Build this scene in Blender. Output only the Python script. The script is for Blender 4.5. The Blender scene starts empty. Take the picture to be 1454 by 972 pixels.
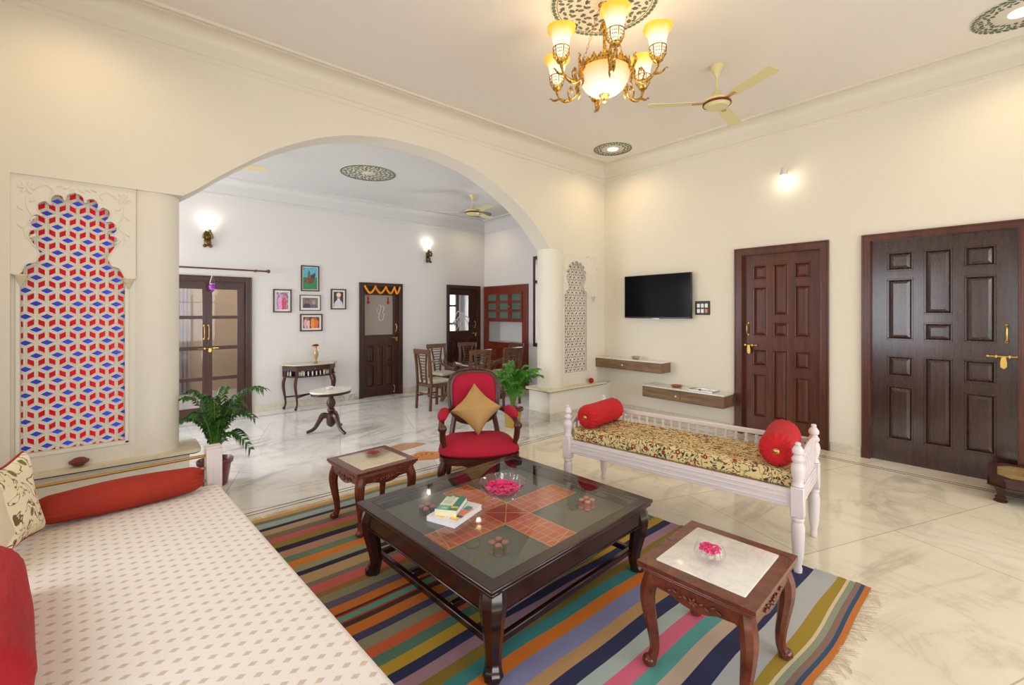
import bpy, bmesh, math, random
from mathutils import Vector, Matrix, noise
PI=math.pi
R=math.radians
SC=bpy.context.scene
COL=SC.collection
random.seed(7)
def lin(c): return c/12.92 if c<=.04045 else ((c+.055)/1.055)**2.4
def S(r,g,b): return (lin(r/255),lin(g/255),lin(b/255))

# ------------------------------------------------------------------ materials
class NT:
    def __init__(s,name):
        s.m=bpy.data.materials.new(name); s.m.use_nodes=True
        s.t=s.m.node_tree; s.n=s.t.nodes; s.b=s.n['Principled BSDF']; s.tc=None
    def new(s,t,**k):
        n=s.n.new(t)
        for a,v in k.items(): setattr(n,a,v)
        return n
    def l(s,a,b): s.t.links.new(a,b)
    def co(s,scale=(1,1,1),rot=(0,0,0),kind='Object'):
        if not s.tc: s.tc=s.new('ShaderNodeTexCoord')
        mp=s.new('ShaderNodeMapping'); mp.inputs['Scale'].default_value=scale; mp.inputs['Rotation'].default_value=rot
        s.l(s.tc.outputs[kind],mp.inputs['Vector']); return mp.outputs['Vector']
    def noise(s,vec,scale=5,detail=4,rough=.5,dist=0):
        n=s.new('ShaderNodeTexNoise'); n.inputs['Scale'].default_value=scale; n.inputs['Detail'].default_value=detail
        n.inputs['Roughness'].default_value=rough; n.inputs['Distortion'].default_value=dist
        s.l(vec,n.inputs['Vector']); return n.outputs['Fac']
    def ramp(s,fac,stops,interp='LINEAR'):
        r=s.new('ShaderNodeValToRGB'); e=r.color_ramp.elements; r.color_ramp.interpolation=interp
        while len(e)<len(stops): e.new(.5)
        for i,(p,c) in enumerate(stops):
            e[i].position=p; e[i].color=(*c,1) if not isinstance(c,(int,float)) else (c,c,c,1)
        s.l(fac,r.inputs['Fac']); return r.outputs['Color']
    def mix(s,fac,a,b,mode='MIX'):
        m=s.new('ShaderNodeMix',data_type='RGBA',blend_type=mode)
        for sock,v in ((m.inputs[0],fac),(m.inputs[6],a),(m.inputs[7],b)):
            if isinstance(v,(int,float)): sock.default_value=v
            elif isinstance(v,tuple): sock.default_value=(*v,1)
            else: s.l(v,sock)
        return m.outputs[2]
    def math(s,op,a,b=0,c=None):
        m=s.new('ShaderNodeMath',operation=op)
        for i,v in enumerate((a,b,c)):
            if v is None: continue
            if isinstance(v,(int,float)): m.inputs[i].default_value=v
            else: s.l(v,m.inputs[i])
        return m.outputs[0]
    def bump(s,h,strength=.3,dist=.01):
        b=s.new('ShaderNodeBump'); b.inputs['Strength'].default_value=strength; b.inputs['Distance'].default_value=dist
        s.l(h,b.inputs['Height']); s.l(b.outputs['Normal'],s.b.inputs['Normal'])
    def set(s,**k):
        names={'color':'Base Color','rough':'Roughness','metal':'Metallic','trans':'Transmission Weight','coat':'Coat Weight','coatr':'Coat Roughness','ior':'IOR','em':'Emission Color','es':'Emission Strength','sheen':'Sheen Weight','spec':'Specular IOR Level','alpha':'Alpha'}
        for a,v in k.items():
            i=s.b.inputs[names[a]]
            if isinstance(v,tuple): i.default_value=(*v,1)
            elif isinstance(v,(int,float)): i.default_value=v
            else: s.l(v,i)
        return s
M={}
def plain(name,c,rough=.5,**k):
    t=NT(name); t.set(color=c,rough=rough,**k); M[name]=t.m; return t.m
def paint(name,c,bump=.04):
    t=NT(name); v=t.co(); n=t.noise(v,1.3,3); d=tuple(x*.95 for x in c)
    t.set(color=t.mix(n,d,c),rough=.55); t.bump(t.noise(v,60,3),bump,.01); M[name]=t.m
def wood(name,c1,c2,rough=.3,sc=(1,1,1),scale=6,coat=.3):
    t=NT(name); v=t.co(sc); n=t.noise(v,scale,6,.6,.6)
    n2=t.noise(t.co(tuple(x*3 for x in sc)),scale*2,4,.6,.2)
    c=t.ramp(n,[(.3,c1),(.7,c2)]); c=t.mix(t.ramp(n2,[(.35,.75),(.6,1.)]),tuple(x*.5 for x in c1),c)
    t.set(color=c,rough=rough,coat=coat,coatr=.15); t.bump(n2,.08,.005); M[name]=t.m
def cloth(name,c,c2=None,rough=.85,sheen=.3,scale=300,bump=.25,wr=0):
    t=NT(name); v=t.co(); n=t.noise(v,scale,2); n1=t.noise(v,4,3)
    c2=c2 or tuple(x*.8 for x in c)
    t.set(color=t.mix(n1,c2,c),rough=rough,sheen=sheen*.25); t.bump(n,bump,.002) if not wr else t.bump(t.noise(t.co((.35,1.6,1.6)),9,4,.6,.8),wr,.03); M[name]=t.m
def attr(name,rough=.6,bump=0,coat=0,scale=250):
    t=NT(name); a=t.new('ShaderNodeVertexColor'); a.layer_name='Col'; c=a.outputs['Color']
    v=t.co()
    if bump:
        n=t.noise(t.co((1,6,1)),scale,2); c=t.mix(t.ramp(n,[(.3,.86),(.6,1.)]),tuple([.05]*3),c) if name=='rug' else c
        t.bump(n,bump,.003)
    t.set(color=c,rough=rough,coat=coat); M[name]=t.m

paint('wall_cream',(.83,.775,.655)); paint('wall_white',(.77,.745,.725)); paint('ceil_main',(.86,.80,.73)); paint('ceil_back',(.74,.73,.72))
paint('plaster',(.84,.79,.68)); paint('arch_under',(.80,.76,.73))
paint('hall_wall',S(206,184,160))
def marble(name,c1,c2,vein,vs=.5,rough=.09,seam=True,veinamt=.8,coat=0):
    t=NT(name); v=t.co((1,1,1)); w=t.noise(t.co((1,.45,1),(0,0,.5)),1.1,6,.6,1.2)
    base=t.ramp(w,[(.3,c1),(.7,c2)])
    n=t.noise(t.co((.55,1.7,1),(0,0,.6)),vs*1.6,7,.58,1.3)
    r=t.math('ABSOLUTE',t.math('SUBTRACT',n,.5)); f=t.ramp(r,[(0,1.),(.006,.75),(.03,.12),(.1,0.)])
    m=t.ramp(t.noise(v,.9,3),[(.42,0.),(.62,1.)])
    f=t.math('MULTIPLY',t.math('MULTIPLY',f,m),veinamt)
    n2=t.noise(t.co((1.6,.7,1),(0,0,-.5)),vs*3,6,.6,.8)
    r2=t.math('ABSOLUTE',t.math('SUBTRACT',n2,.5)); f2=t.math('MULTIPLY',t.ramp(r2,[(0,1.),(.012,.35),(.05,0.)]),veinamt*.35)
    c=t.mix(f,base,vein); c=t.mix(f2,c,tuple(x*.75 for x in vein))
    if seam:
        b=t.new('ShaderNodeTexBrick'); b.inputs['Scale'].default_value=1
        b.inputs['Mortar Size'].default_value=.004; b.inputs['Brick Width'].default_value=1.9; b.inputs['Row Height'].default_value=1.05
        b.inputs['Color1'].default_value=(1,1,1,1); b.inputs['Color2'].default_value=(.93,.93,.93,1); b.inputs['Mortar'].default_value=(.55,.5,.42,1)
        t.l(t.co((1,1,1),(0,0,.35)),b.inputs['Vector']); c=t.mix(.75,c,b.outputs['Color'],'MULTIPLY')
    t.set(color=c,rough=rough,coat=coat); M[name]=t.m
marble('floor_warmlit',S(247,238,218),S(238,226,200),S(150,140,120),.32,.06,True,.5)  # cream marble, warm light of the front room mixed into its colour
marble('floor_daylit',S(248,246,243),S(236,233,229),S(130,132,136),.4,.07,True,.6)  # cool daylight towards the back is put into this whiter floor colour
marble('marble_top',S(238,234,226),S(222,216,206),S(160,158,156),2.5,.15,False,.5)
marble('marble_beige',S(214,204,176),S(198,186,156),S(160,150,130),2.5,.12,False,.4)
marble('ledge_stone',S(236,226,200),S(214,200,168),S(150,135,105),1.2,.25,False,.5)
marble('skirting',S(224,218,200),S(206,198,178),S(130,128,122),1.2,.2,False,.6)
wood('wood_dark',S(78,40,30),S(50,24,18),.38,(4,4,.6),5,.05)
wood('wood_table',S(52,22,17),S(25,11,9),.2,(3,3,3),4,.4)
wood('wood_door',S(104,50,28),S(66,28,16),.32,(5,5,.45),4,.2)
wood('wood_door_big',S(70,42,38),S(46,26,25),.2,(5,5,.5),4,.65)
wood('wood_red',S(134,52,32),S(104,36,22),.3,(5,5,.6),4)
wood('wood_side',S(126,60,36),S(78,34,22),.25,(3,3,3),5,.3)
wood('wood_chair',S(92,46,30),S(60,28,18),.35,(3,3,3),5,.08)
wood('wood_dining',S(118,76,44),S(78,46,26),.35,(4,4,.8),5)
wood('wood_shelf',S(150,118,82),S(92,64,42),.45,(1,6,10),3.5,.05)
wood('wood_rod',S(110,56,34),S(84,40,24),.35,(1,6,6),5)
wood('pot_dish',S(126,42,30),S(96,28,20),.4,(1,1,1),5)
wood('terracotta',S(170,92,40),S(140,70,30),.4,(1,1,1),5)
plain('white_lacquer',S(226,214,212),.35); plain('white_paint',(.8,.78,.75),.4)
plain('brass',S(212,176,96),.25,metal=1.); plain('brass_old',S(120,98,58),.4,metal=.9); plain('gold_pot',S(206,172,92),.3,metal=.7)
t=NT('brass_antique'); n=t.noise(t.co(),60,3); t.set(color=t.ramp(n,[(.35,S(120,84,30)),(.6,S(222,176,84))]),rough=.32,metal=.85); t.bump(n,.5,.004); M['brass_antique']=t.m
plain('rail_brass',S(170,132,66),.35,metal=.6)
plain('steel',(.6,.6,.58),.3,metal=1.); plain('black_gloss',(.003,.003,.004),.15,spec=.1); plain('black_matte',(.015,.014,.014),.4)
plain('bezel',(.02,.02,.022),.3); plain('switch_white',(.85,.85,.83),.3); plain('switch_orange',S(196,100,30),.3)
plain('tray_grey',S(112,108,98),.6); plain('line_black',(.02,.02,.022),.2); plain('groove',(.62,.55,.42),.7); plain('fan_cream',S(226,214,160),.35); plain('fan_brown',S(110,40,20),.3); plain('gold_trim',S(200,160,90),.3,metal=.8)
cloth('red_velvet',S(186,8,52),S(160,4,40),.85,0); cloth('gold_cushion',S(196,156,92),S(168,130,72),.55,.4,bump=.4)
cloth('bolster_red',S(206,16,26),S(176,10,20),.8,.05,wr=.45); cloth('bolster_rust',S(168,44,14),S(136,28,10),.8,.0,wr=.35); cloth('cushion_red',S(186,22,34),S(150,14,26),.85,.05,wr=.6)
cloth('seat_grey',S(196,188,170)); cloth('seat_sage',S(150,150,110)); cloth('cushion_cream',S(232,220,196),S(214,198,168),.9,.2,120,.5)
cloth('curtain',S(206,198,200),S(180,172,178)); cloth('petal',S(244,56,140),S(226,24,100),.6,0); cloth('petal_red',S(200,24,34),S(150,10,20))
cloth('marigold',S(246,168,20),S(226,130,10),.8,.1,80,.8); cloth('suitcase',S(60,70,86))
attr('rug',.95,.5); attr('painted',.35,0,.3); attr('matte_col',.7); attr('foil',.3,0,.4)
t=NT('leaf'); n=t.noise(t.co(),8,3); t.set(color=t.ramp(n,[(.3,S(30,96,22)),(.7,S(96,168,50))]),rough=.4); M['leaf']=t.m
t=NT('leaf_dark'); n=t.noise(t.co(),8,3); t.set(color=t.ramp(n,[(.3,S(22,60,18)),(.7,S(70,120,40))]),rough=.4); M['leaf_dark']=t.m
plain('stem',S(104,140,52),.5)
def thin_glass(name,tint=(1,1,1),rough=.02,ior=1.45,amt=.0,haze=None):
    # thin pane: transparent sheet with a fresnel reflection
    t=NT(name); t.n.remove(t.b); out=[x for x in t.n if x.type=='OUTPUT_MATERIAL'][0]
    tr=t.new('ShaderNodeBsdfTransparent'); tr.inputs[0].default_value=(*tint,1)
    gl=t.new('ShaderNodeBsdfGlossy'); gl.inputs['Roughness'].default_value=rough
    fr=t.new('ShaderNodeFresnel'); fr.inputs['IOR'].default_value=ior
    geo=t.new('ShaderNodeNewGeometry'); ff=t.math('MULTIPLY',t.math('ADD',fr.outputs[0],amt),t.math('SUBTRACT',1.,geo.outputs['Backfacing']))
    mx=t.new('ShaderNodeMixShader'); t.l(ff,mx.inputs[0]); t.l(tr.outputs[0],mx.inputs[1]); t.l(gl.outputs[0],mx.inputs[2])
    last=mx.outputs[0]
    if haze:
        df=t.new('ShaderNodeBsdfTranslucent'); df.inputs[0].default_value=(*haze[1],1)
        d2=t.new('ShaderNodeBsdfDiffuse'); d2.inputs[0].default_value=(*haze[1],1)
        m3=t.new('ShaderNodeMixShader'); m3.inputs[0].default_value=.5; t.l(df.outputs[0],m3.inputs[1]); t.l(d2.outputs[0],m3.inputs[2])
        m2=t.new('ShaderNodeMixShader'); m2.inputs[0].default_value=haze[0]; t.l(last,m2.inputs[1]); t.l(m3.outputs[0],m2.inputs[2]); last=m2.outputs[0]
    t.l(last,out.inputs['Surface']); M[name]=t.m
thin_glass('pane'); thin_glass('table_glass',(.93,.95,.93),.02,1.55,.05); thin_glass('vessel',(.97,.97,.98),.02,1.45,.0)
thin_glass('crystal',(.97,.96,.98),.05,1.6,.08); thin_glass('water',(.96,.93,.95),.02,1.3)
thin_glass('pane_frost',(1,1,1),.2,1.45,0,(.8,S(214,204,190))); thin_glass('cab_glass',(.62,.78,.72),.08,1.5,.05,(.6,S(150,180,166)))
def stained(name,c,e):
    t=NT(name); n=t.noise(t.co(),9,2)
    t.set(color=t.mix(n,tuple(x*.55 for x in c),c),rough=.15)
    out=[x for x in t.n if x.type=='OUTPUT_MATERIAL'][0]
    df=t.new('ShaderNodeBsdfTranslucent'); df.inputs[0].default_value=(*e,1)
    m=t.new('ShaderNodeMixShader'); m.inputs[0].default_value=.55; t.l(t.b.outputs[0],m.inputs[1]); t.l(df.outputs[0],m.inputs[2]); t.l(m.outputs[0],out.inputs['Surface']); M[name]=t.m
t=NT('glass_stained'); a=t.new('ShaderNodeVertexColor'); a.layer_name='Col'; n=t.noise(t.co(),9,2)
t.set(color=t.mix(t.math('MULTIPLY',n,.6),a.outputs['Color'],(.02,.01,.03)),rough=.15)
out=[x for x in t.n if x.type=='OUTPUT_MATERIAL'][0]; df=t.new('ShaderNodeBsdfTranslucent'); t.l(a.outputs['Color'],df.inputs[0])
m=t.new('ShaderNodeMixShader'); m.inputs[0].default_value=.55; t.l(t.b.outputs[0],m.inputs[1]); t.l(df.outputs[0],m.inputs[2]); t.l(m.outputs[0],out.inputs['Surface']); M['glass_stained']=t.m
def emit(name,c,s,c2=None,z0=0,z1=1,base2=(.8,.45,.06)):
    t=NT(name); t.set(color=(.8,.78,.7),rough=.4)
    if c2:
        sp=t.new('ShaderNodeSeparateXYZ'); t.l(t.co(),sp.inputs[0])
        f=t.new('ShaderNodeMapRange'); f.inputs['From Min'].default_value=z0; f.inputs['From Max'].default_value=z1; t.l(sp.outputs[2],f.inputs['Value'])
        t.set(em=t.ramp(f.outputs[0],[(0,c),(1,c2)]))
        t.set(color=t.ramp(f.outputs[0],[(0,(.5,.46,.36)),(1,base2)])); t.l(t.ramp(f.outputs[0],[(0,s),(1,s*.8)]),t.b.inputs['Emission Strength'])
    else: t.set(em=c,es=s)
    M[name]=t.m
emit('bulb',(1,.93,.8),5.); emit('downlight',(1,.9,.72),2.5)
emit('shade_glass',(1,.90,.70),.85,(1.,.50,.02),.075,.15); emit('bowl_glass',(1,.88,.62),.62,(1.,.60,.10),3.40,3.52)
t=NT('relief'); t.set(color=S(100,114,96),rough=.7); M['relief']=t.m
plain('relief_base',S(222,214,198),.6)
# daybed cover: rows of small woven diamonds
t=NT('bed_cover'); sp=t.new('ShaderNodeSeparateXYZ'); t.l(t.co((1/.086,1/.063,1)),sp.inputs[0])
def lattice(ox,oy):
    a=t.math('ABSOLUTE',t.math('SUBTRACT',t.math('FRACT',t.math('ADD',sp.outputs[0],ox)),.5))
    b=t.math('ABSOLUTE',t.math('SUBTRACT',t.math('FRACT',t.math('ADD',sp.outputs[1],oy)),.5))
    return t.math('ADD',a,b)
d=t.math('MINIMUM',lattice(50,50),lattice(50.5,50.5))
f=t.ramp(d,[(.17,1.),(.21,0.)]); dot=t.ramp(t.math('MINIMUM',lattice(50.5,50),lattice(50,50.5)),[(.03,1.),(.05,0.)])
c=t.mix(f,S(236,228,220),S(206,188,168)); c=t.mix(t.math('MULTIPLY',dot,.6),c,S(226,190,170))
t.set(color=c,rough=.9,sheen=.2); t.bump(t.noise(t.co(),2.5,3),.25,.03); M['bed_cover']=t.m
# bench mattress: trailing vines, leaves, flowers
t=NT('vine_print'); v=t.co()
w=t.new('ShaderNodeTexNoise'); w.inputs['Scale'].default_value=9; t.l(v,w.inputs['Vector'])
mv=t.new('ShaderNodeMix',data_type='VECTOR'); mv.inputs[0].default_value=.14; t.l(v,mv.inputs[4]); t.l(w.outputs['Color'],mv.inputs[5])
vo=t.new('ShaderNodeTexVoronoi',feature='DISTANCE_TO_EDGE'); vo.inputs['Scale'].default_value=19; t.l(mv.outputs[1],vo.inputs['Vector'])
vine=t.ramp(vo.outputs['Distance'],[(.015,1.),(.035,0.)])
mp=t.new('ShaderNodeMapping'); mp.inputs['Scale'].default_value=(1,2.1,1.4); mp.inputs['Rotation'].default_value=(.5,.3,.8); t.l(mv.outputs[1],mp.inputs['Vector'])
v2=t.new('ShaderNodeTexVoronoi'); v2.inputs['Scale'].default_value=40; t.l(mp.outputs[0],v2.inputs['Vector'])
leafm=t.ramp(v2.outputs['Distance'],[(.36,1.),(.42,0.)]); hue=t.new('ShaderNodeSeparateXYZ'); t.l(v2.outputs['Color'],hue.inputs[0])
leafc=t.ramp(hue.outputs[0],[(.0,S(50,60,50)),(.55,S(110,110,60)),(.8,S(150,70,36)),(1,S(60,50,50))],'CONSTANT')
v3=t.new('ShaderNodeTexVoronoi'); v3.inputs['Scale'].default_value=14; t.l(v,v3.inputs['Vector'])
fl_=t.ramp(v3.outputs['Distance'],[(.0,S(230,200,120)),(.1,S(230,200,120)),(.12,S(120,36,20)),(.24,S(168,64,32))]); flm=t.ramp(v3.outputs['Distance'],[(.24,1.),(.27,0.)])
c=t.mix(vine,S(222,198,140),S(60,56,50)); c=t.mix(leafm,c,leafc); c=t.mix(flm,c,fl_)
t.set(color=c,rough=.9); M['vine_print']=t.m
t=NT('floral_cushion'); v=t.co()
v2=t.new('ShaderNodeTexVoronoi'); v2.inputs['Scale'].default_value=11; t.l(t.co((1,1.6,1)),v2.inputs['Vector'])
v3=t.new('ShaderNodeTexNoise'); v3.inputs['Scale'].default_value=7; v3.inputs['Distortion'].default_value=2; t.l(v,v3.inputs['Vector'])
vine=t.ramp(t.math('ABSOLUTE',t.math('SUBTRACT',v3.outputs['Fac'],.5)),[(.008,1.),(.02,0.)])
c=t.mix(vine,S(236,224,190),S(110,84,50)); c=t.mix(t.ramp(v2.outputs['Distance'],[(.22,1.),(.3,0.)]),c,t.ramp(v2.outputs['Color'],[(.3,S(120,112,60)),(.5,S(170,60,40)),(.7,S(120,80,50))]))
t.set(color=c,rough=.9); M['floral_cushion']=t.m
# brushed gold table top
t=NT('gold_top'); n=t.noise(t.co((8,1,1)),3,3); t.set(color=t.ramp(n,[(.3,S(190,130,30)),(.6,S(236,206,120))]),rough=.2,metal=.5,coat=.4); M['gold_top']=t.m

# ------------------------------------------------------------------ mesh builder
def rotz(a): return Matrix.Rotation(a,4,'Z')
def T(x,y,z): return Matrix.Translation((x,y,z))
class MB:
    def __init__(s): s.bm=bmesh.new(); s.col=None
    def _cl(s,faces,c):
        if c is None: return
        if s.col is None: s.col=s.bm.loops.layers.float_color.new('Col')
        for f in faces:
            for l in f.loops: l[s.col]=(*c,1)
    def _faces(s,vs): return list({f for v in vs for f in v.link_faces})
    def box(s,x0,x1,y0,y1,z0,z1,bev=0,Mx=None,c=None,seg=1):
        if s.col is None and c is not None: s.col=s.bm.loops.layers.float_color.new('Col')
        r=bmesh.ops.create_cube(s.bm,size=1)['verts']
        for v in r: v.co=Vector(((x0+x1)/2+v.co.x*(x1-x0),(y0+y1)/2+v.co.y*(y1-y0),(z0+z1)/2+v.co.z*(z1-z0)))
        if bev:
            es=list({e for v in r for e in v.link_edges})
            q=bmesh.ops.bevel(s.bm,geom=es,offset=bev,segments=seg,affect='EDGES',profile=.5); r=list({v for f in q['faces'] for v in f.verts}|{v for v in r if v.is_valid})
        if Mx is not None:
            for v in r: v.co=Mx@v.co
        s._cl(s._faces(r),c); return s
    def lathe(s,prof,cx=0,cy=0,cz=0,seg=20,Mx=None,c=None,mod=None,cap=True):
        rings=[];fs=[]
        if s.col is None and c is not None: s.col=s.bm.loops.layers.float_color.new('Col')
        for (r,z) in prof:
            ring=[]
            for i in range(seg):
                a=2*PI*i/seg; rr=r*(mod(a,z) if mod else 1)
                co=Vector((cx+rr*math.cos(a),cy+rr*math.sin(a),cz+z)); ring.append(s.bm.verts.new(Mx@co if Mx is not None else co))
            rings.append(ring)
        for a,b in zip(rings,rings[1:]):
            for i in range(seg): fs.append(s.bm.faces.new((a[i],a[(i+1)%seg],b[(i+1)%seg],b[i])))
        if cap:
            if prof[0][0]>1e-4: fs.append(s.bm.faces.new(rings[0][::-1]))
            if prof[-1][0]>1e-4: fs.append(s.bm.faces.new(rings[-1]))
        s._cl(fs,c); return s
    def tube(s,path,rad,seg=8,Mx=None,c=None,closed=False,sq=None,up=(0,0,1)):
        P=[Vector(p) for p in path]; n=len(P); rings=[];fs=[]
        if s.col is None and c is not None: s.col=s.bm.loops.layers.float_color.new('Col')
        if isinstance(rad,(int,float)): rad=[rad]*n
        prev=None
        for i in range(n):
            if closed: d=P[(i+1)%n]-P[i-1]
            else: d=P[min(i+1,n-1)]-P[max(i-1,0)]
            d.normalize()
            if prev is None:
                u=Vector(up); u=u-d*u.dot(d)
                if u.length<1e-3: u=Vector((1,0,0))-d*d.x
            else: u=prev-d*prev.dot(d)
            u.normalize(); prev=u; w=d.cross(u); ring=[]
            for k in range(seg):
                a=2*PI*k/seg+(PI/4 if seg==4 else 0); ru,rw=(rad[i],rad[i]) if not isinstance(rad[i],tuple) else rad[i]
                co=P[i]+u*math.cos(a)*ru+w*math.sin(a)*rw
                ring.append(s.bm.verts.new(Mx@co if Mx is not None else co))
            rings.append(ring)
        pr=list(zip(rings,rings[1:]))+([(rings[-1],rings[0])] if closed else [])
        for a,b in pr:
            for i in range(seg): fs.append(s.bm.faces.new((a[i],a[(i+1)%seg],b[(i+1)%seg],b[i])))
        if not closed: fs+= [s.bm.faces.new(rings[0][::-1]),s.bm.faces.new(rings[-1])]
        s._cl(fs,c); return s
    def prism(s,outline,depth,holes=(),Mx=None,c=None):
        """outline in (u,v); extruded along +w by depth. Mx maps (u,v,w)."""
        if s.col is None and c is not None: s.col=s.bm.loops.layers.float_color.new('Col')
        b2=bmesh.new(); es=[]
        for lp in [outline]+list(holes):
            vs=[b2.verts.new((p[0],p[1],0)) for p in lp]
            es+=[b2.edges.new((vs[i],vs[(i+1)%len(vs)])) for i in range(len(vs))]
        bmesh.ops.triangle_fill(b2,edges=es,use_beauty=True,use_dissolve=False,normal=(0,0,1))
        r=bmesh.ops.extrude_face_region(b2,geom=list(b2.faces))
        for v in r['geom']:
            if isinstance(v,bmesh.types.BMVert): v.co.z+=depth
        bmesh.ops.recalc_face_normals(b2,faces=b2.faces)
        mp={}
        for v in b2.verts: mp[v]=s.bm.verts.new(Mx@v.co if Mx is not None else v.co)
        fs=[s.bm.faces.new([mp[v] for v in f.verts]) for f in b2.faces]; b2.free(); s._cl(fs,c); return s
    def puff(s,outline,top,bot=0,n=8,p=2.2,q=.5,Mx=None,c=None,center=None):
        """inflated shape over an outline in xy: top/bot bulge heights"""
        cx=sum(o[0] for o in outline)/len(outline); cy=sum(o[1] for o in outline)/len(outline)
        if center: cx,cy=center
        def h(t): return (1-t**p)**q
        def ringv(t,z): 
            return [s.bm.verts.new((Mx or Matrix())@Vector((cx+(o[0]-cx)*t,cy+(o[1]-cy)*t,z))) for o in outline]
        fs=[]; m=len(outline); base=ringv(1,0)
        for sg,H in ((1,top),(-1,bot)):
            pr=base
            for k in range(1,n):
                t=math.cos(PI/2*k/n); r=ringv(t,sg*H*h(t))
                for i in range(m):
                    f=(pr[i],pr[(i+1)%m],r[(i+1)%m],r[i]); fs.append(s.bm.faces.new(f if sg>0 else f[::-1]))
                pr=r
            cv=s.bm.verts.new((Mx or Matrix())@Vector((cx,cy,sg*H)))
            for i in range(m):
                f=(pr[i],pr[(i+1)%m],cv); fs.append(s.bm.faces.new(f if sg>0 else f[::-1]))
        s._cl(fs,c); return s
    def quad(s,pts,c=None):
        if s.col is None and c is not None: s.col=s.bm.loops.layers.float_color.new('Col')
        f=s.bm.faces.new([s.bm.verts.new(p) for p in pts]); s._cl([f],c); return s
    def sphere(s,c0,r,seg=12,sc=(1,1,1),Mx=None,c=None):
        if s.col is None and c is not None: s.col=s.bm.loops.layers.float_color.new('Col')
        q=bmesh.ops.create_uvsphere(s.bm,u_segments=seg,v_segments=max(6,seg//2+2),radius=r)['verts']
        for v in q:
            v.co=Vector((v.co.x*sc[0]+c0[0],v.co.y*sc[1]+c0[1],v.co.z*sc[2]+c0[2]))
            if Mx is not None: v.co=Mx@v.co
        s._cl(s._faces(q),c); return s
    def build(s,name,mat,parent=None,smooth=True,angle=40,solid=None,keepn=False):
        if not keepn: bmesh.ops.recalc_face_normals(s.bm,faces=s.bm.faces)
        me=bpy.data.meshes.new(name); s.bm.to_mesh(me); s.bm.free()
        for mm in (mat if isinstance(mat,list) else [mat]): me.materials.append(M[mm])
        if smooth:
            me.shade_smooth(); me.set_sharp_from_angle(angle=R(angle))
        o=bpy.data.objects.new(name,me); COL.objects.link(o)
        if parent: o.parent=parent
        return o
def tag(o,label=None,cat=None,group=None,kind=None):
    if label: o['label']=label
    if cat: o['category']=cat
    if group: o['group']=group
    if kind: o['kind']=kind
    return o
def thing(name,label,cat,loc=(0,0,0),rz=0,group=None,kind=None):
    o=bpy.data.objects.new(name,None); COL.objects.link(o); o.location=loc; o.rotation_euler=(0,0,rz); o.empty_display_size=.1
    return tag(o,label,cat,group,kind)
def dup(root,loc,rz=0,label=None,rot=None,scale=None):
    r=root.copy(); COL.objects.link(r); r.location=loc; r.rotation_euler=rot or (0,0,rz)
    if scale: r.scale=scale
    if label: r['label']=label
    for ch in list(root.children):
        c=ch.copy(); COL.objects.link(c); c.parent=r
        for g in list(ch.children):
            d=g.copy(); COL.objects.link(d); d.parent=c
    return r
def struct(name,mb,mat,**k):
    o=mb.build(name,mat,**k); o['kind']='structure'; return o
def lerp(a,b,t): return a+(b-a)*t
def smooth_path(P,n=6):
    P=[Vector(p) for p in P]; out=[]
    for i in range(len(P)-1):
        p0=P[max(i-1,0)];p1=P[i];p2=P[i+1];p3=P[min(i+2,len(P)-1)]
        for k in range(n):
            t=k/n; out.append(.5*((2*p1)+(p2-p0)*t+(2*p0-5*p1+4*p2-p3)*t*t+(3*p1-p0-3*p2+p3)*t**3))
    out.append(P[-1]); return out
def smooth_vals(v,n=6):
    return [x.x for x in smooth_path([(a,0,0) for a in v],n)]
XZ=Matrix(((1,0,0,0),(0,0,1,0),(0,1,0,0),(0,0,0,1)))      # (u,v,w)->(x=u, z=v, y=w)
YZ=Matrix(((0,0,1,0),(1,0,0,0),(0,1,0,0),(0,0,0,1)))      # (u,v,w)->(y=u, z=v, x=w)

# ------------------------------------------------------------------ room shell
XL,YN,XB,YA,YA2,YC,XD=-1.15,-2.6,6.21,4.776,5.076,8.18,6.25
ZC,ZK=4.06,3.66
XL2=-2.6
struct('floor',MB().box(XL-.2,XB+.2,YN-.2,4.02,-.1,0),'floor_warmlit',smooth=False)
o=struct('floor',MB().box(XL2-.2,XD+.2,4.02,YC+3.2,-.1,0),'floor_daylit',smooth=False)
def rect(x0,x1,z0,z1): return [(x0,z0),(x1,z0),(x1,z1),(x0,z1)]
# arch wall
arch=[(.40,2.60),(.50,2.675),(.60,2.762),(.72,2.865),(.878,2.99),(1.03,3.105),(1.178,3.2),(1.363,3.302),(1.584,3.403),(1.845,3.489),(2.127,3.547),(2.358,3.572),(2.682,3.578),(3.032,3.558),(3.414,3.490),(3.60,3.435),(3.831,3.345),(4.03,3.25),(4.216,3.15),(4.462,2.985),(4.685,2.79),(4.83,2.64),(4.90,2.56)]
arch=[(v.x,v.y) for v in smooth_path([(a,b,0) for a,b in arch],3)]
JL0,JL1=-.60,.09; JR0,JR1=5.10,5.98; ZS,ZSR=2.60,2.555; ZL,ZLR=.42,.465
out=[(XL-.1,0),(JL0,0),(JL0,ZS)]+[(.40,2.60)]+arch[1:]+[(4.90,ZSR),(JR1,ZSR),(JR1,0),(XB+.1,0),(XB+.1,ZC+.1),(XL-.1,ZC+.1)]
w=MB().prism(out,YA2-YA,Mx=T(0,YA,0)@XZ)
w.box(XL2-.1,XL-.1,YA,YA2,0,ZC)
struct('wall_arch',w,'wall_cream',smooth=True,angle=25)
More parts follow.
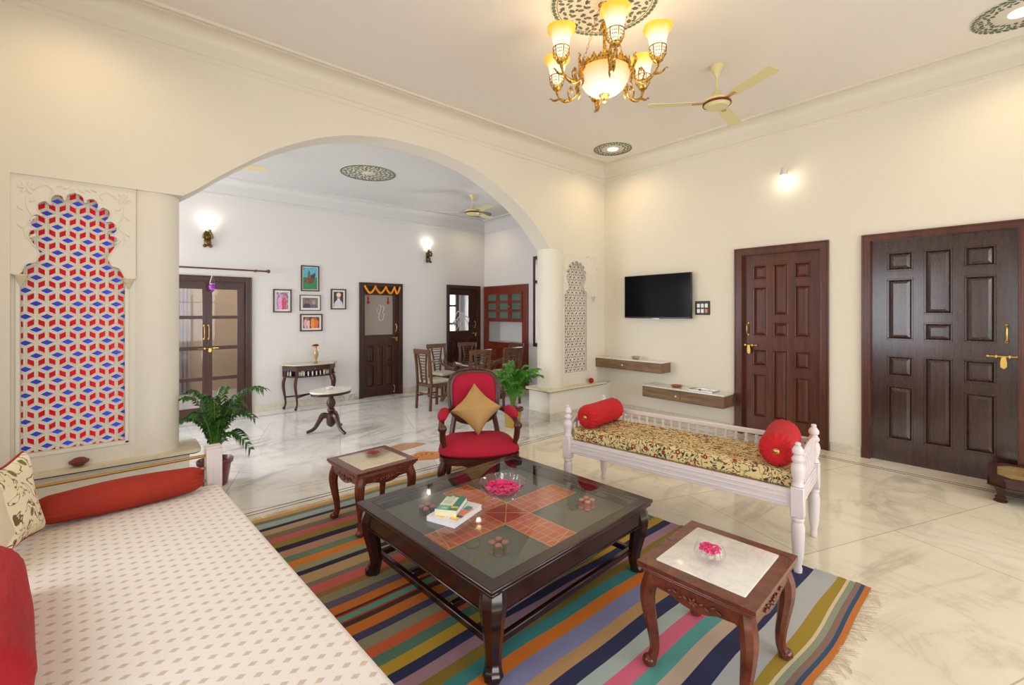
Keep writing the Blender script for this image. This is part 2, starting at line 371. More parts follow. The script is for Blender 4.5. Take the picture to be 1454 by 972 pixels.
# plinths, ledges, columns
b=MB(); b.box(JL0,.45,YA+.02,YA2+.06,0,ZL-.025,.004); struct('trim_1',b,'plaster')
b=MB(); b.box(4.74,XB,4.63,YA2,0,ZLR-.025,.004); struct('trim_2',b,'plaster')
def ledge(x0,x1,y0,y1,z,r0,r1):
    pts=[]
    def corner(cx,cy,a0):
        return [(cx+.06*math.cos(a0+PI/2*k/5),cy+.06*math.sin(a0+PI/2*k/5)) for k in range(6)]
    pts+=corner(x0+.06,y0+.06,PI) if r0 else [(x0,y0)]
    pts+=corner(x1-.06,y0+.06,1.5*PI) if r1 else [(x1,y0)]
    pts+=corner(x1-.06,y1-.06,0) if r1 else [(x1,y1)]
    pts+=corner(x0+.06,y1-.06,.5*PI) if r0 else [(x0,y1)]
    return MB().prism(pts,.028,Mx=T(0,0,z-.028)),MB().prism([(p[0]+(.004 if r0 and p[0]<(x0+x1)/2 else (-.004 if r1 and p[0]>(x0+x1)/2 else 0)),p[1]+(.004 if p[1]<(y0+y1)/2 else -.004)) for p in pts],.008,Mx=T(0,0,z-.036))
for a,n in ((ledge(JL0,.53,YA-.045,YA2+.1,ZL+.0,0,1),3),(ledge(4.68,XB-.19,4.585,YA2+.05,ZLR+.0,1,0),5)):
    struct('trim_%d'%n,a[0],'ledge_stone'); struct('trim_%d'%(n+1),a[1],'line_black')
b=MB().lathe([(.20,0),(.20,ZS-ZL)],.19,4.985,ZL,40); b.box(JL1-.02,.19,YA+.04,4.98,ZL,ZS); struct('trim_7',b,'plaster')
b=MB().lathe([(.20,0),(.20,ZSR-ZLR)],4.995,4.87,ZLR,40); b.box(4.995,JR0+.06,4.72,4.98,ZLR,ZSR); struct('trim_8',b,'plaster')
# backing slab above the right jali (room-side overhang is the arch wall)
# right wall with door openings (full-depth niche doors)
def wallB():
    holes=[rect(1.28-.0,.03,0,0)]
    D2=(0.03,1.24,2.44); D1=(1.56,2.61,2.43)
    o=[(YN-.1,0),(D2[0],0),(D2[0],D2[2]),(D2[1],D2[2]),(D2[1],0),(D1[0],0),(D1[0],D1[2]),(D1[1],D1[2]),(D1[1],0),(YA2,0),(YA2,ZC+.1),(YN-.1,ZC+.1)]
    return MB().prism(o,.25,Mx=T(XB,0,0)@YZ)
struct('wall_right',wallB(),'wall_cream',smooth=False)
# wall behind camera with wide window openings, left wall with windows
def pw(outline_,holes,Mx,d=.2): return MB().prism(outline_,d,holes,Mx=Mx)
struct('wall_near',pw(rect(XL-.1,XB+.3,0,ZC+.1),[rect(.4,2.6,.5,2.6),rect(3.4,5.4,.5,2.6)],T(0,YN-.2,0)@XZ),'wall_cream',smooth=False)
struct('wall_left',pw(rect(YN-.1,YA+.1,0,ZC+.1),[rect(-1.6,.2,.7,2.6),rect(1.3,3.1,.7,2.6)],T(XL-.2,0,0)@YZ),'wall_cream',smooth=False)
def winframe(n,Mx,w,h):
    b=MB(); f=.07
    for x0,x1,z0,z1 in ((0,f,0,h),(w-f,w,0,h),(f,w-f,0,f),(f,w-f,h-f,h),(w/3-.025,w/3+.025,f,h-f),(2*w/3-.025,2*w/3+.025,f,h-f),(f,w-f,h*.68,h*.68+.05)): b.box(x0,x1,.05,.12,z0,z1,Mx=Mx)
    struct('window_%d'%n,b,'wood_dark',smooth=False)
winframe(1,T(.4,YN-.2,.5),2.2,2.1); winframe(2,T(3.4,YN-.2,.5),2.0,2.1)
winframe(3,T(XL,-1.6,.7)@rotz(PI/2),1.8,1.9); winframe(4,T(XL,1.3,.7)@rotz(PI/2),1.8,1.9)
# back room walls
d1=(.39,1.57,2.15); d2=(3.335,4.20,2.155); d3=(5.24,6.11,2.185)
o=[(XL2-.1,0)]
for d in (d1,d2,d3): o+=[(d[0],0),(d[0],d[2]),(d[1],d[2]),(d[1],0)]
o+=[(XD+.25,0),(XD+.25,ZK+.1),(XL2-.1,ZK+.1)]
struct('wall_back',MB().prism(o,.2,Mx=T(0,YC,0)@XZ),'wall_white',smooth=False)
struct('wall_back_right',pw(rect(YA2,YC+.2,0,ZK+.1),[rect(6.705,8.165,.03,2.185),rect(5.72,6.55,.92,2.71)],T(XD,0,0)@YZ),'wall_white',smooth=False)
struct('wall_back_left',pw(rect(YA,YC+.2,0,ZK+.1),[rect(5.5,7.7,.3,2.6)],T(XL2-.2,0,0)@YZ),'wall_white',smooth=False)
winframe(5,T(XL2,5.5,.3)@rotz(PI/2),2.2,2.3)
# ceilings
struct('ceiling',MB().box(XL-.2,XB+.3,YN-.2,YA+.02,ZC,ZC+.15),'ceil_main',smooth=False)
struct('ceiling',MB().box(XL2-.2,XD+.3,YA2-.02,YC+.2,ZK,ZK+.15),'ceil_back',smooth=False)
# cornices
def cornice(path,prof,name,mat,closed=True):
    """prof: (inset from wall, z) ; path: list of corners (x,y) with inward diagonal"""
    b=MB(); rings=[]
    for (x,y,ix,iy) in path: rings.append([b.bm.verts.new((x+ix*p[0],y+iy*p[0],p[1])) for p in prof])
    m=len(prof); seq=list(zip(rings,rings[1:]))+([(rings[-1],rings[0])] if closed else [])
    for a,c in seq:
        for i in range(m): b.bm.faces.new((a[i],a[(i+1)%m],c[(i+1)%m],c[i]))
    return struct(name,b,mat,angle=30)
cor=[(XL,YN,1,1),(XB,YN,-1,1),(XB,YA,-1,-1),(XL,YA,1,-1)]
def cove(z,h,w): return [(w*(1-math.cos(k*PI/12)),z-h*(1-math.sin(k*PI/12))) for k in range(7)]
pf=[(0,3.795),(.006,3.80),(.006,3.80),(.014,3.805),(.014,3.842),(.006,3.847),(.006,3.853),(.014,3.858),(.014,3.96)]+[(.014+a,b) for a,b in cove(ZC-.012,.085,.13)]+[(.165,ZC-.012),(.165,ZC-.028),(.185,ZC-.028),(.185,ZC-.012),(.215,ZC-.012),(.215,ZC-.024),(.232,ZC-.024),(.232,ZC+.01),(0,ZC+.01)]
cornice(cor,pf,'trim_9','wall_cream')
cor2=[(XL2,YA2,1,1),(XD,YA2,-1,1),(XD,YC,-1,-1),(XL2,YC,1,-1)]
dz=ZK-ZC
pf2=[(0,3.375),(.012,3.38),(.012,3.415),(.004,3.42),(.004,3.426),(.012,3.43),(.012,ZK-.10)]+[(.012+a,b) for a,b in cove(ZK-.012,.085,.12)]+[(.15,ZK-.012),(.15,ZK-.025),(.165,ZK-.025),(.165,ZK+.01),(0,ZK+.01)]
cornice([(XD,YA2,-1,0),(XD,YC,-1,-1),(XL2,YC,1,-1),(XL2,YA2,1,0)],pf2,'trim_10','ceil_back',False)
# skirting
def skirt(n,segs,mat='skirting',h=.105):
    b=MB()
    for x0,x1,y0,y1 in segs: b.box(x0,x1,y0,y1,0,h,.004)
    return struct(n,b,mat)
skirt('baseboard_right',[(XB-.016,XB,YN,.02),(XB-.016,XB,1.25,1.54),(XB-.016,XB,2.62,4.61)])
skirt('baseboard_arch',[(4.725,4.74,4.62,YA2),(4.725,XB-.016,4.615,4.63)],h=.11)
skirt('baseboard_back',[(XL2,.38,YC-.016,YC),(1.575,3.325,YC-.016,YC),(4.21,5.23,YC-.016,YC),(6.12,XD,YC-.016,YC)])
skirt('baseboard_back_right',[(XD-.016,XD,YA2,6.69)])
skirt('baseboard_left',[(XL,XL+.016,YN,YA)]); skirt('baseboard_near',[(XL,XB,YN,YN+.016)])
# black double inlay line let into the marble
b=MB()
for k in (0,.055):
    b.box(XL+.3,5.93-k,4.09+k*0-k,4.10-k,-.01,.0012); b.box(5.92-k,5.93-k,YN+.3,4.10-k,-.01,.0012)
struct('trim_11',b,'line_black',smooth=False)
b=MB()
for k in (0,.055):
    b.box(XL2+.3,XD-.35,YC-.36-k,YC-.352-k,-.01,.0012)
struct('trim_12',b,'line_black',smooth=False)

# ------------------------------------------------------------------ jali screens
def jali(name,label,X0,X1,yf,zb,zt,zc,win,apex,side,loc,XS=None,cb=S(64,80,225),cr=S(222,24,42)):
    """X0..X1 panel extents, lattice window win=(x0,x1,z0,z1)"""
    root=thing(name,label,'screen',loc); XS=XS or X1
    wx0,wx1,wz0,wz1=win; W=wx1-wx0; xc=(wx0+wx1)/2
    # cusped opening outline (left half mirrored)
    zs=zc+.10
    def arcs():
        hw=W/2; P=[]
        P.append((-hw,zc)); P.append((-hw+.03,zc+.075))
        # shoulder S-curve inwards then multifoil lobes
        P+=[(-hw+.075,zc+.095),(-hw*.70,zc+.12),(-hw*.66,zc+.16),(-hw*.78,zc+.23),(-hw*.86,zc+.28),(-hw*.82,zc+.325),(-hw*.72,zc+.335)]
        H=apex-(zc+.335)
        lob=[(-.72,0),(-.84,.10),(-.86,.24),(-.74,.36),(-.62,.34),(-.70,.46),(-.70,.62),(-.56,.70),(-.46,.62),(-.47,.76),(-.38,.88),(-.24,.86),(-.20,.76),(-.17,.88),(-.10,.95),(-.04,.965),(0,1.0)]
        P+=[(hw*a*.98,zc+.335+H*b) for a,b in lob]
        return P
    L=arcs(); Ls=[(v.x,v.y) for v in smooth_path([(a,b,0) for a,b in L],4)]
    hole=[(xc+a,b) for a,b in Ls]+[(xc-a,b) for a,b in Ls[::-1][1:]]
    hole+= [(wx1,wz0),(wx0,wz0)]
    b=MB().prism(rect(X0,X1,zb,zt),.030,[hole],Mx=T(0,yf+.044,0)@XZ)
    b.build('surround','plaster',root,angle=30)
    # upper spandrel slab stands proud of the lower part
    h2=[p for p in hole if p[1]>=zc-.001 and not p==(wx1,wz0)]
    o2=[(X0+.0,zc-.0),(wx0-.012,zc-.0)]+[(p[0],p[1]) for p in h2]+[(wx1+.012,zc-.0),(X1,zc),(X1,zt),(X0,zt)]
    o2=[(X0,zc),(wx0-.001,zc)]+h2[1:-1]+[(wx1+.001,zc),(XS,zc),(XS,zt),(X0,zt)]
    b=MB().prism(o2,.03,Mx=T(0,yf+.016,0)@XZ)
    sp=b.build('spandrel','plaster',root,angle=30)
    # raised beading along the cusps
    MB().tube([(p[0],yf+.014,p[1]) for p in h2[1:-1]],.0055,6,up=(0,1,0)).build('beading','plaster',sp)
    # low relief foliage
    b=MB(); rnd=random.Random(3)
    for sg in (-1,1):
        cx0=xc+sg*W*.43; z0=zt-.10
        fx=xc+sg*(W/2+ .0)
        def blob(x,z,a,l,w_):
            m=T(x,yf+.014,z)@Matrix.Rotation(a,4,'Y'); b.sphere((0,0,0),1,8,(l,.006,w_),Mx=m)
        ex=X1-.08 if sg>0 else X0+.08
        for k in range(6): blob(ex+.028*math.cos(k*PI/3),zt-.09+.028*math.sin(k*PI/3),-k*PI/3,.024,.012)
        blob(ex,zt-.09,0,.012,.012)
        path=[(ex,yf+.014,zt-.15),(ex+sg*.0,yf+.014,zt-.23),(ex-sg*.03,yf+.014,zt-.31),(ex+sg*.01,yf+.014,zt-.39),(ex-sg*.0,yf+.014,zt-.47)]
        b.tube(smooth_path(path),.004,5)
        for k in range(5): blob(ex+sg*(.03 if k%2 else -.03),zt-.18-.065*k,(.7 if k%2 else -.7),.026,.010)
        path=[(ex-sg*.05,yf+.014,zt-.08),(ex-sg*.10,yf+.014,zt-.055),(ex-sg*.135,yf+.014,zt-.09),(ex-sg*.12,yf+.014,zt-.12)]
        b.tube(smooth_path(path),.005,5)
        for k in range(3): blob(ex-sg*(.17+.035*k),zt-.05-.008*k,sg*.5,.022,.009)
    b.build('carved_foliage','plaster',sp)
    # corbels under the spandrel
    for x in (X0+.048,XS-.048):
        MB().lathe([(.002,-.085),(.01,-.08),(.012,-.065),(.02,-.055),(.022,-.04),(.03,-.03),(.033,-.012),(.04,-.008),(.04,0)],x,yf+.035,zc,14).build('corbel','ledge_stone',root)
    # rim round the lattice window
    b=MB()
    for x0,x1,z0,z1 in ((wx0-.025,wx0,wz0-.02,zc),(wx1,wx1+.025,wz0-.02,zc),(wx0-.025,wx1+.025,wz0-.03,wz0)): b.box(x0,x1,yf+.03,yf+.05,z0,z1,.003)
    b.build('window_rim','plaster',root)
    # tumbling-block lattice
    a=.0605*side; s3=a*math.sqrt(3)
    lat=MB(); red=MB(); blue=MB()
    nx=int(W/s3)+3; nz=int((apex-wz0)/(1.5*a))+3; k_=.60
    for j in range(-1,nz):
        for i in range(-2,nx):
            cx=wx0+i*s3+(s3/2 if j%2 else 0)+.02; cz=wz0+j*1.5*a
            hexv=[(cx+a*math.cos(R(90+60*k)),cz+a*math.sin(R(90+60*k))) for k in range(6)]
            c0=(cx,cz); rh=[(hexv[0],hexv[1],c0,hexv[5]),(hexv[1],hexv[2],hexv[3],c0),(hexv[5],c0,hexv[3],hexv[4])]
            for q,r4 in enumerate(rh):
                mx=sum(p[0] for p in r4)/4; mz=sum(p[1] for p in r4)/4
                if not(wx0-.045<mx<wx1+.045 and wz0-.045<mz<apex+.05): continue
                if mx<X0-.02 or mx>X1+.02: continue
                CX=lambda x_: min(max(x_,X0+.003),X1-.003)
                if mz+.05>zt: continue
                def ring(k,y): return [lat.bm.verts.new((CX(mx+(p[0]-mx)*k),y,mz+(p[1]-mz)*k)) for p in r4]
                A_=ring(1,yf+.082); A2=ring(.80,yf+.076); A3=ring(k_+.06,yf+.078); B_=ring(k_,yf+.084); C_=ring(k_,yf+.104)
                for u,v in ((A_,A2),(A2,A3),(A3,B_),(B_,C_)):
                    for e in range(4): lat.bm.faces.new((u[e],u[(e+1)%4],v[(e+1)%4],v[e]))
                red.quad([(CX(p[0]),yf+.096,p[1]) for p in r4],cb if q==0 else cr)
    bmesh.ops.remove_doubles(lat.bm,verts=lat.bm.verts,dist=1e-5)
    lat.build('lattice','plaster',root,smooth=False); bmesh.ops.remove_doubles(lat.bm,verts=lat.bm.verts,dist=1e-5) if False else None; bmesh.ops.remove_doubles(red.bm,verts=red.bm.verts,dist=1e-4); g_=red.build('coloured_glass','glass_stained',root,smooth=False); g_['label']='red and blue glass behind the stone lattice'
    return root
jali('jali_screen','large cusped stone lattice screen with red and blue glass beside the thick left column',JL0,JL1,YA,ZL,ZS,1.875,(-.555,.022,.565,2.56),2.52,1.07,(0,0,0))
jali('jali_screen','narrow cusped stone lattice screen beside the wall television, right of the arch',5.06,JR1,4.70,ZLR,ZSR,1.86,(5.15,5.70,.66,2.5),2.42,.9,(0,0,0),5.91,S(40,44,120),S(110,56,48))  # red and blue glass darkened here to carry the shade in the openings

# ------------------------------------------------------------------ doors
def raised_panel(b,x0,x1,z0,z1,yf):
    # moulded frame recess with a raised bevelled field; yf = leaf front plane (towards -y)
    fr=.018
    for a0,a1,c0,c1 in ((x0,x1,z0,z0+fr),(x0,x1,z1-fr,z1),(x0,x0+fr,z0+fr,z1-fr),(x1-fr,x1,z0+fr,z1-fr)): b.box(a0,a1,yf-.006,yf+.02,c0,c1,.003)
    X0,X1,Z0,Z1=x0+fr,x1-fr,z0+fr,z1-fr; bv=min(.035,(X1-X0)*.25,(Z1-Z0)*.3); yb=yf+.014; yt=yf-.002
    o=[b.bm.verts.new((x,yb,z)) for x,z in ((X0,Z0),(X1,Z0),(X1,Z1),(X0,Z1))]
    i=[b.bm.verts.new((x,yt,z)) for x,z in ((X0+bv,Z0+bv),(X1-bv,Z0+bv),(X1-bv,Z1-bv),(X0+bv,Z1-bv))]
    for k in range(4): b.bm.faces.new((o[k],o[(k+1)%4],i[(k+1)%4],i[k]))
    b.bm.faces.new(i)
def leaf_frame(b,x0,x1,z0,z1,holes,yf,t=.035):
    b.prism(rect(x0,x1,z0,z1),t,[rect(*h) for h in holes],Mx=T(0,yf,0)@XZ)
def latch(parent,x,z,yf,L=.16,flip=1,s=1.0):
    b=MB(); b.tube([(x-flip*L*.55,yf-.03,z),(x+flip*L*.45,yf-.03,z)],.008*s,8); b.sphere((x-flip*L*.55,yf-.03,z),.013*s,8); b.sphere((x+flip*L*.45,yf-.03,z),.013*s,8)
    for q in (-.25,.2): b.box(x+q*L-.008,x+q*L+.008,yf-.045,yf+.002,z-.014,z+.014,.002)
    b.prism([(x-.014,z),(x+.014,z),(x+.022,z-.05*s),(x+.02,z-.085*s),(x,z-.10*s),(x-.02,z-.085*s),(x-.022,z-.05*s)],.012,Mx=T(0,yf-.05,0)@XZ)
    b.build('door_bolt','brass',parent)
def pull(parent,x,z,yf,h=.11,bow=.035):
    p=[(x,yf,z-h/2),(x,yf-bow*.8,z-h*.42),(x,yf-bow,z),(x,yf-bow*.8,z+h*.42),(x,yf,z+h/2)]
    b=MB().tube(smooth_path(p,4),.0075,8); b.sphere((x,yf-.004,z-h/2),.014,8,(1,.5,1.3)); b.sphere((x,yf-.004,z+h/2),.014,8,(1,.5,1.3)); b.build('door_handle','brass',parent)
def casing(root,w,h,cw,mat,d=.05,y0=-.02,dep=.14):
    b=MB()
    b.box(0,cw,y0,dep,0,h); b.box(w-cw,w,y0,dep,0,h); b.box(cw,w-cw,y0,dep,h-cw,h)
    for x0,x1,z0,z1 in ((0,.018,0,h),(w-.018,w,0,h),(.018,w-.018,h-.018,h)): b.box(x0,x1,y0-.012,y0,z0,z1,.003)
    for x0,x1,z0,z1 in ((cw-.02,cw-.006,0,h-cw+.006),(w-cw+.006,w-cw+.02,0,h-cw+.006),(cw-.006,w-cw+.006,h-cw+.006,h-cw+.02)): b.box(x0,x1,y0-.006,y0,z0,z1,.002)
    b.build('door_frame',mat,root,smooth=False)
def nine_panel_door(n,loc,rz,w,h,mat,fmat,handed,cw=.085,inset=.05):
    root=bpy.data.objects.new('door_%d'%n,None); COL.objects.link(root); root.location=loc; root.rotation_euler=(0,0,rz); root['kind']='structure'
    casing(root,w,h,cw,fmat); x0,x1,z0,z1=cw,w-cw,.001,h-cw; W=x1-x0; H=z1-z0; b=MB(); yf=inset
    st=.125*W; gp=.075*W; pw_=(W-2*st-2*gp)/3
    cols=[x0+st+k*(pw_+gp) for k in range(3)]
    def Z(f): return z0+H*f
    rows={0:[(.555,.845),(.885,.96)],1:[(.66,.96),(.555,.64)],2:[(.555,.825),(.875,.96)]}
    rows={0:[(.55,.825),(.86,.945)],1:[(.665,.945),(.55,.63)],2:[(.55,.825),(.86,.945)]}
    low={0:[(.10,.345),(.385,.48)],1:[(.10,.48)],2:[(.10,.345),(.385,.48)]}
    hs=[]
    for k in range(3):
        for a,c in rows[k]+low[k]: hs.append((cols[k],cols[k]+pw_,Z(a),Z(c)))
    leaf_frame(b,x0,x1,z0,z1,hs,yf); b.box(x0,x1,yf+.034,yf+.045,z0,z1)
    for hh in hs: raised_panel(b,*hh,yf+.004)
    lf=b.build('door_leaf',mat,root,smooth=False)
    hx=x0+st*.45 if handed<0 else x1-st*.5
    latch(root,hx+(.03 if handed<0 else -.02),Z(.50),yf,.19,1,1.15); pull(root,hx,Z(.59),yf,.15)
    return root
nine_panel_door(1,(XB,2.615,0),-PI/2,1.065,2.44,'wood_door','wood_door',-1,.095)
nine_panel_door(2,(XB,1.245,0),-PI/2,1.225,2.45,'wood_door_big','wood_door',1,.075,.04)
# glass double door to the next room
root=bpy.data.objects.new('door_3',None); COL.objects.link(root); root.location=(.38,YC,0); root['kind']='structure'
w,h=1.195,2.155; casing(root,w,h,.085,'wood_dark')
lw=(w-.17)/2
for k in range(2):
    x0=.085+k*lw; x1=x0+lw; b=MB(); hs=[]; sx=.075
    zs=[(.16,.565),(.615,1.03),(1.085,1.50),(1.55,1.955)]
    xr=x0+sx if k else x0+.075; xe=x1-.105 if k else x1-.05
    hs=[(xr,xe,a,c) for a,c in zs]; leaf_frame(b,x0+.001,x1-.001,.002,h-.085,hs,.04)
    lf=b.build('door_leaf','wood_dark',root,smooth=False)
    MB().box(xr,xe,.056,.060,.14,1.97).build('glass_pane','pane',lf,smooth=False)
mx=.085+lw
pull(root,mx-.028,1.30,.04,.20,.04); pull(root,mx+.03,1.30,.04,.20,.04)
latch(root,mx+.04,1.055,.04,.26,1,.6); pull(root,mx-.06,.11,.04,.10,.03); pull(root,mx+.10,.11,.04,.10,.03)
# door with net-curtained pane and marigold garland
def half_glass(n,x,w,h,zsill,glass,px0,px1,pz1):
    root=bpy.data.objects.new('door_%d'%n,None); COL.objects.link(root); root.location=(x,YC,0); root['kind']='structure'
    casing(root,w,h,.075,'wood_dark'); b=MB(); x0,x1,z1=.075,w-.075,h-.075
    W=x1-x0; st=.11*W; c0=x0+.13*W; cw_=(W*.74-.08)/3
    hs=[(px0,px1,zsill,pz1)]
    lows=[]
    for k in range(3):
        a=c0+k*(cw_+.04)
        if k==1: lows.append((a,a+cw_,.18,zsill-.20))
        else: lows+= [(a,a+cw_,.18,.60),(a,a+cw_,.65,zsill-.20)]
    leaf_frame(b,x0,x1,.002,z1,hs+lows,.04)
    for l in lows: b.box(l[0],l[1],.066,.075,l[2],l[3]); raised_panel(b,*l,.044)
    lf=b.build('door_leaf','wood_dark',root,smooth=False)
    g=MB().box(px0-.01,px1+.01,.056,.060,zsill-.01,pz1+.01).build('glass_pane',glass,lf,smooth=False)
    latch(root,x1-.05,zsill-.06,.04,.16,1,.7); pull(root,x1-.035,zsill+.13,.04,.13,.03)
    return root,lf,g
r4,lf4,g4=half_glass(4,3.33,.875,2.16,1.17,'pane_frost',.13,.70,1.93)
pull(r4,.72,.11,.04,.12,.03)
g4['label']='frosted glass pane with etched motif'
# etched motif and garland
b=MB()
cx=.47
b.tube(smooth_path([(cx-.05,.052,1.75),(cx-.01,.052,1.70),(cx-.04,.052,1.60),(cx-.06,.052,1.5),(cx-.02,.052,1.44),(cx+.03,.052,1.48),(cx+.05,.052,1.56)],4),.005,5)
b.tube(smooth_path([(cx+.01,.052,1.74),(cx+.05,.052,1.68),(cx+.02,.052,1.6),(cx+.06,.052,1.55)],4),.005,5)
b.tube(smooth_path([(cx-.08,.052,1.68),(cx-.09,.052,1.6),(cx-.05,.052,1.57)],4),.004,5)
b.build('etched_motif','white_paint',lf4)
b=MB()
for x in (.20,.60): b.box(x-.012,x+.012,.05,.055,1.78,1.9); b.sphere((x,.05,1.79),.028,8,(1,.2,1.1))
b.build('glass_transfer','cushion_red',lf4)
g=MB(); xs=[.10,.30,.51,.69,.80]
for k in range(4):
    for q in range(13):
        u=q/12; x=lerp(xs[k],xs[k+1],u); z=2.085-.115*math.sin(PI*u)
        g.sphere((3.33+x,YC-.045,z+random.uniform(-.004,.004)),.021,6)
tag(g.build('flower_garland','marigold'),'orange marigold garland looped across the top of the half-glazed back door','garland')
r5,lf5,g5=half_glass(5,5.235,.885,2.19,1.20,'pane',.10,.62,1.98)
b=MB(); rnd=random.Random(5)
def swirl(x,z,s,f): return smooth_path([(x,.05,z),(x+f*.06*s,.05,z+.10*s),(x+f*.02*s,.05,z+.20*s),(x-f*.05*s,.05,z+.17*s),(x-f*.04*s,.05,z+.10*s),(x+f*.0*s,.05,z+.10*s)],5)
for x,z,s,f in ((.28,1.22,1.1,1),(.40,1.22,1.5,1),(.45,1.22,1.0,-1),(.36,1.28,1.7,-1),(.52,1.22,1.1,1),(.55,1.25,1.3,-1),(.22,1.25,.7,-1),(.44,1.40,1.0,1)): b.tube(swirl(x,z,s,f),[.004+.008*math.sin(PI*i/25) for i in range(26)],5)
b.build('etched_leaves','white_paint',lf5)
# narrow window beside the crockery cupboard
root=bpy.data.objects.new('window_6',None); COL.objects.link(root); root.location=(XD,6.56,0); root.rotation_euler=(0,0,-PI/2); root['kind']='structure'
b=MB(); w=.84
for x0,x1,z0,z1 in ((0,.07,.92,2.72),(w-.07,w,.92,2.72),(.07,w-.07,.92,.99),(.07,w-.07,2.65,2.72),(.07,w-.07,2.18,2.24),(.40,.45,.99,2.18)): b.box(x0,x1,-.02,.12,z0,z1,.004)
b.build('window_frame','wood_dark',root,smooth=False)
MB().box(.07,w-.07,.07,.075,.99,2.65).build('glass_pane','pane',root,smooth=False)

# spaces seen through the doors
b=MB(); b.prism(rect(-1.2,2.6,0,3.0),.1,[rect(-.6,.55,.5,2.1)],Mx=T(0,11.0,0)@XZ); b.box(-1.3,-1.2,8.38,11.1,0,3); b.box(2.6,2.7,8.38,11.1,0,3)
struct('wall_hall',b,'hall_wall',smooth=False); struct('ceiling',MB().box(-1.3,6.9,8.38,11.4,2.95,3.05),'ceil_back',smooth=False)
b=MB()
for x0,x1,z0,z1 in ((-.6,-.5,.5,2.1),(.45,.55,.5,2.1),(-.5,.45,.5,.6),(-.5,.45,2.0,2.1),(-.06,.02,.6,2.0),(-.5,.45,1.25,1.31)): b.box(x0,x1,10.9,11.0,z0,z1)
for k in range(5): b.box(-.5+k*.19,-.485+k*.19,10.94,10.96,.6,2)
struct('window_7',b,'wood_dark',smooth=False)
b=MB(); b.prism(rect(2.72,6.85,0,3.0),.1,[rect(5.9,6.7,.75,2.3)],Mx=T(0,10.0,0)@XZ); b.box(4.5,4.6,8.38,10,0,3); b.box(6.85,6.95,8.38,10.1,0,3)
struct('wall_kitchen',b,'wall_white',smooth=False)
b=MB()
for x0,x1,z0,z1 in ((5.85,5.95,.72,2.35),(6.65,6.75,.72,2.35),(5.95,6.65,.72,.8),(5.95,6.65,2.25,2.35),(6.27,6.34,.8,2.25),(5.95,6.65,1.75,1.8),(5.95,6.65,1.28,1.33)): b.box(x0,x1,9.94,10.0,z0,z1)
struct('window_8',b,'wood_dark',smooth=False)
# kitchen worktop seen through pane
t=thing('kitchen_counter','white worktop unit under the bright kitchen window behind the last back door','counter',(6.1,9.68,0)); b=MB().box(-.6,.7,-.28,.28,.86,.90,.006); b.build('worktop','marble_top',t); MB().box(-.58,.68,-.24,.27,0,.86,.004).build('cabinet_body','white_paint',t)
# curtain in hall
pts=[]
def curtain(x0,x1,y,z0,z1,folds):
    b=MB(); n=folds*8; ra=[];rb=[]
    for i in range(n+1):
        u=i/n; x=lerp(x0,x1,u); yy=y+.03*math.sin(u*folds*2*PI)
        ra.append(b.bm.verts.new((x,yy,z0))); rb.append(b.bm.verts.new((x,yy*.4+y*.6,z1)))
    for i in range(n): b.bm.faces.new((ra[i],ra[i+1],rb[i+1],rb[i]))
    o=b.build('curtain','curtain'); m=o.modifiers.new('s','SOLIDIFY'); m.thickness=.006; return o
tag(curtain(.56,1.02,10.86,.02,2.35,7),'pale grey full-length curtain hanging behind the glass double door','curtain')
tag(MB().box(2.05,2.45,10.2,10.7,.02,.42,.06,seg=3).build('storage_box','suitcase'),'dark blue-grey soft case on the floor beyond the glass door','case')
t=thing('side_cabinet','brown wooden cabinet edge standing beyond the right glass leaf','cabinet',(2.34,9.9,0)); MB().box(-.16,.2,-.25,.25,0,.9,.01).build('cabinet_body','wood_chair',t,smooth=False); MB().box(-.2,.22,-.29,.29,.9,.93,.008).build('cabinet_top','wood_chair',t)

# ------------------------------------------------------------------ crockery cupboard (built into the recess)
t=thing('crockery_cupboard','red-brown wooden wall cupboard with nine green glass panes and open niche','cupboard',(XD,8.165,0),-PI/2)
w,h=1.46,2.18; b=MB()
b.prism(rect(0,w,.03,h),.05,[rect(.12,w-.18,.955,1.40),rect(.10,w-.16,1.43,2.03)],Mx=T(0,-.02,0)@XZ)
for x0,x1,z0,z1 in ((0,.04,.03,h),(w-.04,w,.03,h),(.04,w-.04,h-.04,h)): b.box(x0,x1,-.04,-.02,z0,z1,.004)
b.build('cupboard_frame','wood_red',t,smooth=False)
b=MB(); b.box(.02,.05,.03,.42,.05,h-.02); b.box(w-.05,w-.02,.03,.42,.05,h-.02); b.box(.05,w-.05,.40,.42,.05,h-.02); b.box(.05,w-.05,.03,.40,.90,.95); b.box(.05,w-.05,.03,.40,1.405,1.42); b.box(.05,w-.05,.03,.40,1.63,1.64); b.box(.05,w-.05,.03,.40,1.83,1.84); b.box(.05,w-.05,.03,.4,h-.05,h-.02)
b.build('cupboard_carcass','wall_white',t,smooth=False)
x0=.10; W3=(w-.26)/3
for k in range(3):
    a=x0+k*W3; hs=[(a+.055,a+W3-.055,1.475+q*.19,1.475+q*.19+.135) for q in range(3)]
    b=MB(); leaf_frame(b,a+.002,a+W3-.002,1.432,2.028,hs,-.035,.03)
    d=b.build('cupboard_door','wood_red',t,smooth=False)
    MB().box(a+.05,a+W3-.05,-.02,-.016,1.46,2.0).build('glass_pane','cab_glass',d,smooth=False)
    if k<2: MB().lathe([(.001,0),(.014,.004),(.014,.014),(.006,.022),(.006,.03)],Mx=T(a+W3-.028+(.03 if k else 0),-.065,1.73)@Matrix.Rotation(-PI/2,4,'X'),seg=10).build('door_knob','steel',d)
for k in range(3):
    a=x0+k*W3; b=MB(); b.box(a+.01,a+W3-.01,-.03,-.02,.12,.90,.003); raised_panel(b,a+.05,a+W3-.05,.17,.85,-.032); b.build('cupboard_door','wood_red',t,smooth=False)
